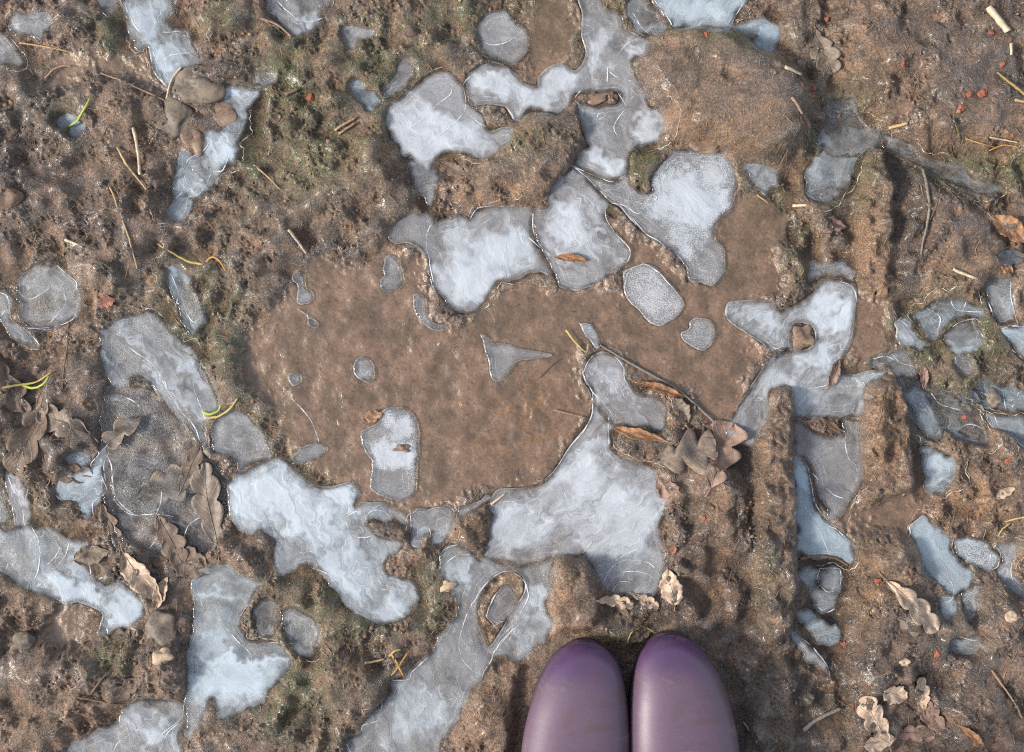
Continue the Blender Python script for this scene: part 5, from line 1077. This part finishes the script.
T = [
    ('straw', "tan forked straw lying level near the top left corner", [(20, 43), (45, 47), (73, 53)], 1.3, .6, M_STRAW),
    ('straw', "short side shoot across the tan straw in the top left corner", [(52, 46), (60, 49), (68, 51)], .7, .4, M_STRAW),
    ('twig', "short curved tan twig below the top left straw", [(46, 79), (54, 70), (64, 66), (72, 67)], 1.5, .8, M_ROSE),
    ('twig', "long thin brown twig slanting down to the grey stone, upper left", [(102, 74), (120, 81), (145, 92), (167, 102)], 1.0, .8, M_ROSE),
    ('straw', "flattened pale stick standing upright in the view, upper left", [(137, 130), (141, 150), (145, 177)], 2.0, 1.8, M_PALE),
    ('straw', "tan stick slanting beside the pale upright one", [(122, 150), (130, 165), (140, 178), (151, 192)], 1.6, 1.1, M_STRAW),
    ('twig', "long thin pale twig running down toward the long dark slab", [(116, 190), (121, 200), (127, 215), (135, 240), (141, 270)], 1.2, .8, M_STRAW),
    ('straw', "little cream chip on the crumbly mud, left side", [(70, 241), (85, 247)], 1.8, 1.3, M_PALE),
    ('straw', "pointed tan splinter on the green moss, upper left of the middle", [(255, 166), (268, 177), (282, 191)], 1.4, .5, M_STRAW),
    ('twig', "upper of two short brown splinters lying side by side", [(336, 132), (357, 119)], 1.8, 1.6, M_ROSE),
    ('twig', "lower of two short brown splinters lying side by side", [(340, 136), (357, 124)], 1.6, 1.3, M_ROSE),
    ('twig', "stubby grey brown chip on moss beside the red fragment", [(286, 96), (300, 90)], 2.4, 2.0, M_TWIG),
    ('straw', "short cream stick stuck in wet mud above the puddle's left end", [(292, 232), (300, 243), (307, 254)], 2.2, 1.0, M_PALE),
    ('straw', "thick cut tan stick at the top right corner", [(978, 15), (987, 28), (996, 40)], 4.2, 3.8, M_PALE),
    ('straw', "tiny cream chip under the thick cut stick", [(1000, 51), (1000, 62)], 1.9, 1.6, M_PALE),
    ('straw', "small cream stick on grey mud at the top right mound's edge", [(777, 76), (795, 81)], 2.2, 1.7, M_PALE),
    ('twig', "short brown twig pointing down right of the big mound", [(783, 106), (789, 112), (795, 120)], 1.8, 1.5, M_ROSE),
    ('twig', "thin twig continuing down the mound's right flank", [(785, 150), (779, 165), (775, 176)], .9, .7, M_TWIG),
    ('straw', "short tan stick on orange mud, upper right", [(887, 129), (904, 126)], 2.2, 1.8, M_STRAW),
    ('straw', "thin pale straw in the rusty grass by the right edge", [(984, 140), (998, 142), (1012, 145)], 1.1, .8, M_PALE),
    ('straw', "small cream chip close to the right edge, upper part", [(1018, 72), (1030, 70)], 2.2, 1.8, M_PALE),
    ('straw', "short tan stick under the yellow blade, right edge", [(1005, 105), (1020, 108)], 1.8, 1.4, M_STRAW),
    ('twig', "brown twig leaning upright at the right edge", [(1023, 112), (1020, 128), (1018, 140)], 1.4, 1.2, M_ROSE),
    ('twig', "long grey stem in the dark rut, upper right", [(921, 170), (922, 195), (921, 225), (915, 256)], 1.9, 1.2, M_GREYT),
    ('straw', "bright cream and yellow chip on dark mud, right of the blunt lobe", [(792, 206), (806, 206)], 2.0, 1.6, M_PALE),
    ('straw', "pale grey stick slanting toward the cracked glassy plate", [(946, 271), (960, 277), (975, 284)], 1.9, 1.6, M_PALE),
    ('straw', "thin straw in the brown water at the blunt lobe's right", [(757, 195), (768, 203)], 1.0, .7, M_STRAW),
    ('twig', "long thin brown stem crossing the puddle bank to the domed leaf", [(600, 345), (625, 360), (650, 374), (672, 386), (690, 400), (708, 416), (723, 431)], 1.1, 1.8, M_GREYT),
    ('twig', "thin tan stem lying on the silt, left of the ice neck", [(554, 410), (570, 414), (586, 418)], .8, .6, M_ROSE),
    ('twig', "dark thin stem on silt near the three armed ice film", [(538, 378), (548, 368), (558, 359)], .8, .5, M_TWIG),
    ('straw', "pale straw running off the right edge, lower half", [(1003, 521), (1014, 517), (1034, 511)], 1.2, 1.0, M_STRAW),
    ('twig', "long brown stem slanting down at the lower right edge", [(985, 666), (995, 680), (1006, 696), (1016, 714)], 1.3, .9, M_ROSE),
    ('twig', "grey frosted stick in the rut near the bottom edge", [(803, 730), (818, 718), (840, 708)], 2.6, 2.0, M_GREYT),
    ('straw', "pale pointed chip at the puddle foot on the clump's tip", [(491, 504), (498, 499), (505, 493)], 1.7, .6, M_PALE),
    ('twig', "thin dark stem across the mud left of the left boot", [(473, 731), (490, 721), (507, 712)], .6, .5, M_TWIG),
    ('straw', "short tan stick on the lump at the lower middle left", [(366, 661), (376, 660), (385, 658)], 1.5, 1.1, M_STRAW),
    ('twig', "brown stem over the small panes in the tyre rut", [(798, 558), (815, 556), (835, 558), (848, 566)], 1.8, 1.2, M_TWIG),
    ('twig', "dark root on the bottom left mud bank", [(98, 688), (106, 678), (114, 668)], 1.6, 1.0, M_TWIG),
    ('twig', "curved brown root arching over the bottom left bank", [(85, 692), (105, 697), (128, 702), (142, 694)], 1.5, 1.0, M_TWIG),
    ('twig', "thin dark twig ending at the oak leaves, left edge", [(70, 322), (69, 345), (67, 366), (66, 390)], 1.0, .8, M_TWIG),
    ('straw', "thin pale straw above the right boot's outer side", [(742, 720), (748, 729), (754, 738)], .8, .6, M_PALE),
    ('twig', "thin grey stem right of the lower cluster of leaves", [(884, 722), (886, 736), (890, 752)], .7, .5, M_PALE),
    ('twig', "thin brown stem on mud beside the long grey stem", [(935, 190), (930, 205), (924, 222)], .9, .6, M_TWIG),
    ('twig', "short twig along the outside of the ragged film, top", [(262, 20), (278, 26), (292, 38)], 1.5, 1.0, M_ROSE),
    ('twig', "pale curved root around the grey stone, upper left", [(182, 68), (172, 82), (168, 100)], 1.5, 1.2, M_PALE),
    ('straw', "tan chip at the top edge above the large white lobe", [(456, -6), (461, 5)], 2.4, 1.8, M_STRAW),
]
for nm, lb, p, a, b, m in T: rod(nm, lb, nm, p, a * .85, b * .85, m, TG)
GR = [
    ("bent bright green blade across the tiny ice pool, upper left", [(70, 127), (80, 122), (90, 112), (95, 101)], 1.3, .7, M_GRASS),
    ("yellow to green blade pointing left at the red tuft", [(160, 245), (175, 254), (190, 262), (206, 265)], .7, 1.4, M_YEL),
    ("short brown blade of the red tuft, left of centre bank", [(206, 265), (214, 258), (222, 262), (228, 272)], 1.2, .7, M_ORG),
    ("yellow blade arching over the dark leaves at the left edge", [(-8, 392), (15, 386), (38, 382), (54, 372)], 1.3, .8, M_YEL),
    ("green yellow blade just below the arching yellow blade", [(22, 384), (34, 388), (46, 384), (52, 376)], 1.5, .9, M_GRASS),
    ("green blade curled over the long slab's lower end", [(203, 412), (212, 414), (220, 410), (222, 404)], 1.4, .8, M_GRASS),
    ("yellow blade joining the curled green blade to the bank", [(206, 418), (220, 416), (232, 408), (240, 398)], 1.3, .8, M_YEL),
    ("bright yellow blade cut by the right edge near the top", [(988, 78), (1000, 88), (1012, 97), (1030, 108)], 1.0, 1.8, M_YEL),
    ("yellow blade beside the round chip at the lower right edge", [(996, 536), (1000, 528), (1008, 522)], 1.0, .7, M_YEL),
    ("rusty blade in the dry tuft, top right edge", [(962, 140), (978, 146), (996, 150)], .7, .4, M_ORG),
    ("second rusty blade lying under the dry tuft, top right edge", [(986, 152), (1000, 147), (1014, 150)], .7, .4, M_ORG),
    ("golden thread of grass beside the dry tuft, top right", [(946, 124), (950, 132), (955, 138)], .7, .4, M_YEL),
    ("rusty stalk on the lump at the lower middle left", [(392, 652), (398, 662), (404, 676)], 1.3, .8, M_ORG),
    ("rusty stalk crossing the other on the lower middle lump", [(408, 652), (400, 664), (392, 674)], 1.1, .7, M_ORG),
    ("yellow stub at the top of the lower middle lump", [(390, 655), (396, 649), (402, 648)], 1.3, 1.0, M_YEL),
    ("thin yellow blade above the gap between the boots", [(626, 640), (632, 629), (644, 626), (654, 632)], .8, .6, M_YEL),
    ("golden blade at the notch of moss above the neck of ice", [(566, 330), (575, 342), (586, 352), (588, 344)], 1.2, .8, M_YEL),
]
for lb, p, a, b, m in GR: rod('grass_blade', lb, 'grass blade', p, a, b, m, GG, flat=.35, bow=1.5)

# ------------------------------------------------------------------ stones and chips
def ico_raw(sub):
    bm = bmesh.new(); bmesh.ops.create_icosphere(bm, subdivisions=sub, radius=1.0)
    V = np.array([v.co[:] for v in bm.verts]); F = [tuple(v.index for v in f.verts) for f in bm.faces]; bm.free(); return V, F
IV3, IF3 = ico_raw(4); IV1, IF1 = ico_raw(1)
def stone(name, label, cat, px, py, a, b, h, ang, mat, group, sink=.45, rough=.19, facet=0.0, seed=0):
    r = np.random.default_rng(int(px * 3 + py * 11) + seed)
    V = IV3.copy()
    f = np.ones(len(V))
    for k in range(9):
        dv = r.normal(size=3); dv /= np.linalg.norm(dv)
        f += rough * .55 * np.sin(V @ dv * r.uniform(2, 6.5) + r.uniform(0, 6)) 
    if facet:
        for k in range(11):
            dv = r.normal(size=3); dv /= np.linalg.norm(dv); lim = 1 - facet * r.uniform(.4, 1)
            pr = (V * f[:, None]) @ dv; f = np.where(pr > lim, f * lim / np.maximum(pr, 1e-6), f)
    f = f + sum(rough * .12 * np.sin(IV3 @ (r.normal(size=3) * q_) + r.uniform(0, 6)) * np.sin(IV3 @ (r.normal(size=3) * q_) + r.uniform(0, 6)) for q_ in (9, 14, 20, 28, 28))
    V = V * f[:, None] * np.array([a / 2, b / 2, h / 2]) / 1000
    c, s_ = math.cos(R(ang)), math.sin(R(ang))
    V = np.stack([V[:, 0] * c - V[:, 1] * s_, V[:, 0] * s_ + V[:, 1] * c, V[:, 2]], 1)
    z = float(sample(blur_top, px, py)) / 1000 + h / 1000 * (.5 - sink - (.22 if 'upper left' in label or 'ice strip' in label else 0))
    o = mesh_obj(name, V, IF3, mat, loc=W(px, py, z), smooth=not facet)
    if facet: o.data.polygons.foreach_set('use_smooth', [True] * len(o.data.polygons))
    return tag(o, label, cat, group)
SG = 'stones in the mud'; BG = 'red brick fragments in the mud'
ST = [
    ("reddish brown angular stone at the left edge, upper part", 10, 203, 40, 34, 16, 20, M_STONE, .25),
    ("flat brown stone overlapping the broken ice strip, upper left", 222, 112, 42, 22, 8, 5, M_STONE, .0),
    ("small oval brown stone below the flat stone, upper left", 194, 139, 20, 32, 8, 10, M_STONE, .0),
    ("domed grey brown stone at the head of the broken ice strip", 200, 85, 52, 38, 14, 15, M_GSTONE, .05),
    ("grey flat stone left of the small oval brown one", 174, 118, 34, 40, 8, 60, M_GSTONE, .0),
    ("smooth brown pebble in the hole of the forked white ice sheet", 802, 336, 20, 24, 7, 60, M_STONE, .0),
    ("round pinkish pebble in the lower left mud, below the leaf tips", 167, 652, 20, 15, 10, 15, M_PSTONE, .0),
    ("grey brown cobble above the pinkish pebble, lower left", 162, 630, 30, 30, 14, 0, M_GSTONE, .0),
    ("tiny brown chip frozen into the kidney shaped island", 403, 449, 15, 8, 5, 5, M_STONE, .0),
    ("tan round pebble below the speckless mud of the lower right, above the leaf cluster", 900, 659, 10, 8, 6, 10, M_PSTONE, .0),
    ("orange tan pebble in the lower right corner mud beside the grey ice tail", 1001, 612, 11, 10, 7, 0, M_PSTONE, .0),
    ("reddish brown flat pebble at the top rim of the large blunt lobe", 705, 146, 26, 14, 6, 0, M_STONE, .0),
    ("dark stone in the cracks of the right side hollows", 955, 383, 16, 9, 7, 5, M_GSTONE, .1),
    ("second dark stone right of the first in the right side hollows", 993, 398, 14, 20, 8, 25, M_GSTONE, .1),
    ("small dark square stone beside the broken strip's lower tip", 196, 216, 12, 11, 8, 20, M_GSTONE, .3),
    ("black little stone frozen at the notch of the cyan strip", 749, 38, 11, 7, 4, 10, M_GSTONE, .2),
    ("brown bark block lying in the rectangular notch of the ice arch", 599, 97.5, 36, 11, 5, 3, M_STONE, .3),
    ("tiny pale pebble on the mud right of the right boot", 745, 666, 5, 4, 4, 0, M_PSTONE, .0),
    ("knobbly brown stone at the lower bank of the white ice tongue", 28, 640, 26, 18, 10, 30, M_GSTONE, .1),
    ("pale frosted pebble beside the lumpy bank below the puddle", 447, 586, 16, 12, 8, 20, M_PSTONE, .05),
]
for lb, x, y, a, b, h, an, m, fc in ST: stone('stone' if 'bark' not in lb else 'bark_block', lb, 'stone' if 'bark' not in lb else 'bark', x, y, a, b, h, an, m, SG, facet=fc)
BR = [
    ("red fragment on dark moss, upper left of the middle", 311, 98, 9, 12), ("small coral chip near the top of the big brown mound", 701, 44, 6, 8), ("red chip just left of the thick cut stick", 981, 40, 8, 8),
    ("tiny red chip below the thick cut stick", 993, 70, 5, 9), ("red chip at the very top right corner", 1017, 4, 10, 9), ("largest red fragment, beside the dry tuft at upper right", 953, 112, 11, 10),
    ("coral fragment above the dry tuft, right of its twin", 975, 97, 10, 9), ("coral fragment above the dry tuft, left of its twin", 960, 100, 9, 8), ("small red speck on grey mud right of the big mound", 810, 92, 6, 6),
    ("tiny red speck on the mossy ice film", 838, 117, 4, 4), ("faint red chip on ochre mud, upper right", 895, 70, 6, 5), ("faint coral speck near the top edge on the right", 826, 19, 5, 5),
    ("red speck under the small cream stick, right of the mound", 795, 92, 5, 5), ("dark red chip in orange mud near the yellow thread", 1007, 138, 8, 6), ("red chip on the green mud beside the right hand ridge", 900, 401, 6, 5),
    ("small red chip in the ochre mud at middle right", 964, 417, 6, 6), ("bright orange red chip by the right edge, middle height", 1003, 460, 8, 7), ("round orange chip above the lower right leaf cluster", 935, 652, 9, 9),
    ("red chip on the mud left of the orange round one", 844, 644, 7, 7), ("orange red chip at the head of the long tan oak leaf", 874, 579, 8, 8), ("faint coral chip in the mud right of the ochre lump", 702, 516, 5, 7),
    ("tiny red thread like chip low in the rut mud", 852, 705, 9, 3),
]
for i, (lb, x, y, a, b) in enumerate(BR): stone('brick_fragment', lb, 'brick fragment', x, y, a, b, 5, i * 47 % 180, M_BRICK, BG, facet=.45, sink=.42, rough=.26)

# ------------------------------------------------------------------ uncountable litter
def landpts(n, seed, cond):
    r = np.random.default_rng(seed); P = np.stack([r.uniform(-60, 1084, n), r.uniform(-60, 812, n)], 1)
    return P[cond(P, r)]
def on_land(P, r): return (sample(b2, P[:, 0], P[:, 1]) > .85) & (sample(pw, P[:, 0], P[:, 1]) < .3) & (sample(BOOTB, P[:, 0], P[:, 1]) < .3)
# crumbs
r = np.random.default_rng(5)
P = landpts(26000, 51, lambda P, r: on_land(P, r) & (sample(rough, P[:, 0], P[:, 1]) * r.random(len(P)) > .42))
nC = len(P); sz = np.clip(r.lognormal(.0, .5, nC), .4, 3.0) * .85
nv1 = len(IV1); VV = IV1[None] * (1 + r.normal(0, .16, (nC, nv1, 1))) * (sz[:, None, None]) * r.uniform(.6, 1.3, (nC, 1, 3)) 
zc = sample(Hmm, P[:, 0], P[:, 1]) + sz * .35
VV[..., 0] += P[:, 0, None]; VV[..., 1] += P[:, 1, None]; VV[..., 2] += zc[:, None]
VV = VV.reshape(-1, 3); VV = np.stack([(VV[:, 0] - 512) / 1000, (376 - VV[:, 1]) / 1000, VV[:, 2] / 1000], 1)
FF = (np.array(IF1)[None] + (np.arange(nC) * nv1)[:, None, None]).reshape(-1, 3)[:, ::-1]
o = big_mesh('soil_crumbs', VV, FF, M_CRUMB, {}); tag(o, 'loose soil crumbs strewn over the rough mud', 'soil', kind='stuff')
# fibres
def ribbons(name, P, L, wd, mat, label, cat, seed, rise=1.0, curl=.8):
    r = np.random.default_rng(seed); n = len(P); k = 5
    th = r.uniform(0, 2 * math.pi, n); cv = r.normal(0, curl, n); ln = L * r.uniform(.4, 1.3, n)
    pts = np.zeros((n, k, 3)); pts[:, 0, :2] = P; a = th.copy()
    for i in range(1, k):
        a = a + cv / k + r.normal(0, .25, n)
        pts[:, i, 0] = pts[:, i - 1, 0] + np.cos(a) * ln / k; pts[:, i, 1] = pts[:, i - 1, 1] + np.sin(a) * ln / k
    pts[..., 2] = sample(np.maximum(HB, Hmm * .5 + HB * .5), pts[..., 0], pts[..., 1]) + .35 + rise * r.random((n, 1)) * np.sin(np.linspace(.3, 2.8, k))[None]
    W_ = (wd * r.uniform(.5, 1.4, n))[:, None] * np.array([.7, 1, 1, .8, .3])[None]
    nx_ = -np.sin(th)[:, None] * W_; ny_ = np.cos(th)[:, None] * W_
    A = pts.copy(); A[..., 0] += nx_; A[..., 1] += ny_; B = pts.copy(); B[..., 0] -= nx_; B[..., 1] -= ny_; Cc = pts.copy(); Cc[..., 2] += W_ * 1.2
    Vv = np.stack([A, Cc, B], 2).reshape(-1, 3)      # triangular section
    base_ = (np.arange(n) * k * 3)[:, None, None]; q = []
    for i in range(k - 1):
        for s0, s1 in ((0, 1), (1, 2), (2, 0)):
            q.append((i * 3 + s0, i * 3 + s1, (i + 1) * 3 + s1, (i + 1) * 3 + s0))
    Fq = (np.array(q)[None] + base_).reshape(-1, 4)
    Vw = np.stack([(Vv[:, 0] - 512) / 1000, (376 - Vv[:, 1]) / 1000, Vv[:, 2] / 1000], 1)
    o = big_mesh(name, Vw, Fq, mat, {}); tag(o, label, cat, kind='stuff')
Pf = landpts(16000, 52, lambda P, r: on_land(P, r) & (sample(band(40, 120, 91), P[:, 0], P[:, 1]) > r.normal(.2, .6, len(P))))
ribbons('root_fibres', Pf, 12, .22, M_FIBRE, 'thin dry root and grass fibres matted over the mud', 'plant litter', 53)
Po = landpts(9000, 57, lambda P, r: on_land(P, r) & (sample(OCHRE_AND_SUN, P[:, 0], P[:, 1]) > r.uniform(.2, .9, len(P))))
ribbons('dry_grass_bits', Po, 9, .20, M_STRAW, 'short bits of ochre dry grass trodden into the mud', 'plant litter', 58)
Pm = landpts(60000, 54, lambda P, r: on_land(P, r) & (sample(MOSS, P[:, 0], P[:, 1]) > r.uniform(.35, 1.1, len(P))))
Pl = landpts(900, 61, lambda P, r: on_land(P, r))
ribbons('straw_litter', Pl, 16, .42, M_ROSE, 'small snapped bits of straw and stalk trodden into the mud', 'plant litter', 62, rise=.4, curl=.35)
Pd = landpts(3200, 59, lambda P, r: (sample(pw, P[:, 0], P[:, 1]) > .7) & (sample(ICE_M, P[:, 0], P[:, 1]) < .1) & (sample(band(16, 70, 92), P[:, 0], P[:, 1]) > r.normal(.6, .5, len(P))))
ribbons('sunken_debris', Pd, 5, .26, M_TWIG, 'dark shreds of rotten grass sunk on the silt of the puddle', 'plant litter', 60, rise=.1, curl=1.2)
ribbons('moss', Pm, 5, .26, M_MOSS, 'short olive moss growing in the damp hollows', 'moss', 55, rise=2.0)

# ------------------------------------------------------------------ boots
def loft(secs, nseg=40, cap=True):
    """secs: (B(y,z), T(y,z), halfwidth, xoff, p) rings in the plane through B-T and the x axis"""
    V = []; F = []
    for (by, bz), (ty_, tz), hw, xo, p in secs:
        for k in range(nseg):
            a = 2 * math.pi * k / nseg; c, s_ = math.cos(a), math.sin(a)
            cx = math.copysign(abs(c) ** (2 / p), c); sx = math.copysign(abs(s_) ** (2 / p), s_)
            t = .5 + .5 * sx
            V.append((xo + hw * cx, by + (ty_ - by) * t, bz + (tz - bz) * t))
    for i in range(len(secs) - 1):
        for k in range(nseg):
            a = i * nseg + k; b = i * nseg + (k + 1) % nseg; F.append((a, b, b + nseg, a + nseg))
    if cap: F.append(tuple(range(nseg))[::-1])
    return V, F
def catm(rows, n):
    A = np.array([[r[0][0], r[0][1], r[1][0], r[1][1], r[2], r[3], r[4]] for r in rows]); out = []
    m = len(A)
    for i in range(m - 1):
        p0, p1, p2, p3 = A[max(i - 1, 0)], A[i], A[i + 1], A[min(i + 2, m - 1)]
        for j in range(n):
            t = j / n; out.append(.5 * ((2 * p1) + (-p0 + p2) * t + (2 * p0 - 5 * p1 + 4 * p2 - p3) * t * t + (-p0 + 3 * p1 - 3 * p2 + p3) * t ** 3))
    out.append(A[-1]); return [((a[0], a[1]), (a[2], a[3]), max(a[4], .0005), a[5], a[6]) for a in out]
def make_boot(label, px, py, side, yaw):
    """toe tip at plan (px,py); side +1 = inner edge towards +x"""
    root = empty('rubber_boot', W(px, py, .0015), R(yaw)); tag(root, label, 'boot', 'pair of purple rubber boots')
    s = side; zb = .010
    # y runs back from the toe (negative), metres
    rows = [((-.0005, .020), (-.0005, .024), .004, s * .010, 2.0), ((-.0012, .013), (-.003, .034), .012, s * .010, 2.1), ((-.0035, .011), (-.0075, .042), .0195, s * .0095, 2.15), ((-.008, zb), (-.014, .049), .0265, s * .009, 2.2), ((-.016, zb), (-.023, .0555), .0335, s * .008, 2.25),
            ((-.028, zb), (-.036, .0610), .0395, s * .0062, 2.3), ((-.045, zb), (-.053, .0650), .0450, s * .004, 2.35), ((-.065, zb), (-.073, .0685), .0490, s * .002, 2.4), ((-.090, zb), (-.098, .0745), .0522, 0, 2.35), ((-.115, zb + .001), (-.121, .083), .0525, -s * .001, 2.3),
            ((-.145, zb + .003), (-.143, .095), .0480, -s * .002, 2.2), ((-.180, zb + .004), (-.164, .110), .0420, -s * .002, 2.15), ((-.225, zb + .002), (-.180, .128), .0385, -s * .001, 2.1), ((-.268, .016), (-.188, .148), .0385, 0, 2.05), ((-.285, .045), (-.189, .170), .0410, 0, 2.0),
            ((-.283, .095), (-.185, .200), .0450, 0, 2.0), ((-.284, .160), (-.178, .235), .0500, 0, 2.0), ((-.290, .230), (-.172, .275), .0550, 0, 2.0), ((-.294, .300), (-.168, .320), .0585, 0, 2.0), ((-.295, .365), (-.166, .370), .0600, 0, 2.0)]
    secs = catm(rows, 4)
    V, F = loft(secs, 56)
    # inner wall: open top with real thickness
    n = len(V); top = secs[-1]; V2 = []
    ins = [((t[0][0] + .004, t[0][1]), (t[1][0] - .004, t[1][1]), t[2] - .004, t[3], t[4]) for t in secs[-1:-26:-1]]
    Vi, Fi = loft(ins, 56, cap=False)
    up = mesh_obj('upper', V, F, M_BOOT, parent=root)
    li = mesh_obj('lining', Vi, [f for f in Fi] + [tuple(range((len(ins) - 1) * 56, len(ins) * 56))], M_LINING, parent=root)
    # rolled band round the top
    (by, bz), (ty_, tz), hw, xo, p = top; ring = []
    R_ = []; 
    bv = []; bf = []; ns = 56; prof = [(.0015, -.020), (.0022, -.010), (.0022, .0005), (.0012, .0022), (-.0024, .0022), (-.0042, 0), (-.0042, -.004)]
    for k in range(ns):
        a = 2 * math.pi * k / ns; c, s_ = math.cos(a), math.sin(a)
        for dr, dz in prof:
            yc = (by + ty_) / 2; zc = bz + (tz - bz) * (.5 + .5 * s_)
            bv.append((xo + (hw + dr) * c, yc + ((ty_ - by) / 2 + dr) * s_, zc + dz))
    m = len(prof)
    for k in range(ns):
        for j in range(m - 1):
            a = k * m + j; b = ((k + 1) % ns) * m + j; bf.append((a, b, b + 1, a + 1))
    mesh_obj('top_band', bv, bf, M_SOLE, parent=root)
    # outsole with welt and heel block
    bodys = []
    out = []
    for tt in np.linspace(0, 1, 90, endpoint=False):
        a = 2 * math.pi * tt; yy = -.1445 + .1445 * math.cos(a)
        # half width of the sole at this y
        ys = [-.29, -.275, -.25, -.20, -.16, -.12, -.09, -.06, -.04, -.02, -.008, -.001, .0015]; ws_ = [0.0, .026, .034, .033, .036, .046, .0490, .0455, .040, .031, .020, .009, 0.0]
        hw = float(np.interp(yy, ys, ws_)); off = s * float(np.interp(yy, [-.15, -.05, 0], [-.001, .0035, .010]))
        out.append((off + (hw + .0008) * (1 if math.sin(a) >= 0 else -1) * (1 if abs(math.sin(a)) > 1e-6 else 0), yy))
    sv = [(x, y, z) for z in (0, .012) for x, y in out]; k = len(out)
    sf = [(i, (i + 1) % k, k + (i + 1) % k, k + i)[::-1] for i in range(k)] + [tuple(range(k)), tuple(range(k, 2 * k))[::-1]]
    mesh_obj('sole', sv, sf, M_SOLE, parent=root, smooth=False)
    hv = []; hf = []
    hb = [(x, y) for x, y in out if y < -.205]
    kk = len(hb); hv = [(x * 1.02, y, z) for z in (-.010, .0005) for x, y in hb]
    hf = [(i, (i + 1) % kk, kk + (i + 1) % kk, kk + i)[::-1] for i in range(kk)] + [tuple(range(kk)), tuple(range(kk, 2 * kk))[::-1]]
    mesh_obj('heel', hv, hf, M_SOLE, parent=root, smooth=False)
    return root
make_boot("purple rubber boot on the left at the bottom edge, dusty with a bright toe", 574, 637.5, 1, 0.0)
make_boot("purple rubber boot on the right at the bottom edge, toe slightly further forward", 677.5, 630.5, -1, 0.0)

# ------------------------------------------------------------------ light and camera
w = bpy.data.worlds.new('World'); SC.world = w; w.use_nodes = True
nt = w.node_tree; bg = nt.nodes['Background']
sky = nt.nodes.new('ShaderNodeTexSky'); sky.sky_type = 'NISHITA'; sky.sun_disc = False
SUN_EL, SUN_AZ = 36.0, 191.0            # azimuth of the sun measured counter-clockwise from +x (lower left)
sky.sun_elevation = R(SUN_EL); sky.sun_rotation = R(90 - SUN_AZ)
sky.air_density = 1.0; sky.dust_density = 2.0; sky.ozone_density = 1.0
hs_ = nt.nodes.new('ShaderNodeHueSaturation'); hs_.inputs['Saturation'].default_value = .52     # thin haze greys the sky
nt.links.new(sky.outputs[0], hs_.inputs['Color']); nt.links.new(hs_.outputs[0], bg.inputs[0]); bg.inputs[1].default_value = .15
sd = bpy.data.lights.new('sun', 'SUN'); sd.energy = 2.4; sd.angle = R(10); sd.color = (1.0, .92, .82)
so = bpy.data.objects.new('sun', sd); COL.objects.link(so)
dv = Vector((math.cos(R(SUN_EL)) * math.cos(R(SUN_AZ)), math.cos(R(SUN_EL)) * math.sin(R(SUN_AZ)), math.sin(R(SUN_EL))))
so.rotation_euler = dv.to_track_quat('Z', 'Y').to_euler(); so.location = dv * 3

cd = bpy.data.cameras.new('camera'); co = bpy.data.objects.new('camera', cd); COL.objects.link(co)
H = 1.30; co.location = (0, 0, H); co.rotation_euler = (0, 0, 0)
cd.sensor_width = 36; cd.lens = 36 * H / 1.024; cd.clip_start = .02; cd.clip_end = 500
SC.camera = co
SC.view_settings.view_transform = 'Standard'; SC.view_settings.look = 'None'; SC.view_settings.exposure = 1.02; SC.view_settings.gamma = 1
SC.view_settings.use_curve_mapping = False
SC.cycles.max_bounces = 8; SC.cycles.transparent_max_bounces = 16
SC.cycles.use_denoising = False; SC.cycles.pixel_filter_type = 'BLACKMAN_HARRIS'; SC.cycles.filter_width = 1.15
SC.cycles.caustics_reflective = False; SC.cycles.caustics_refractive = False
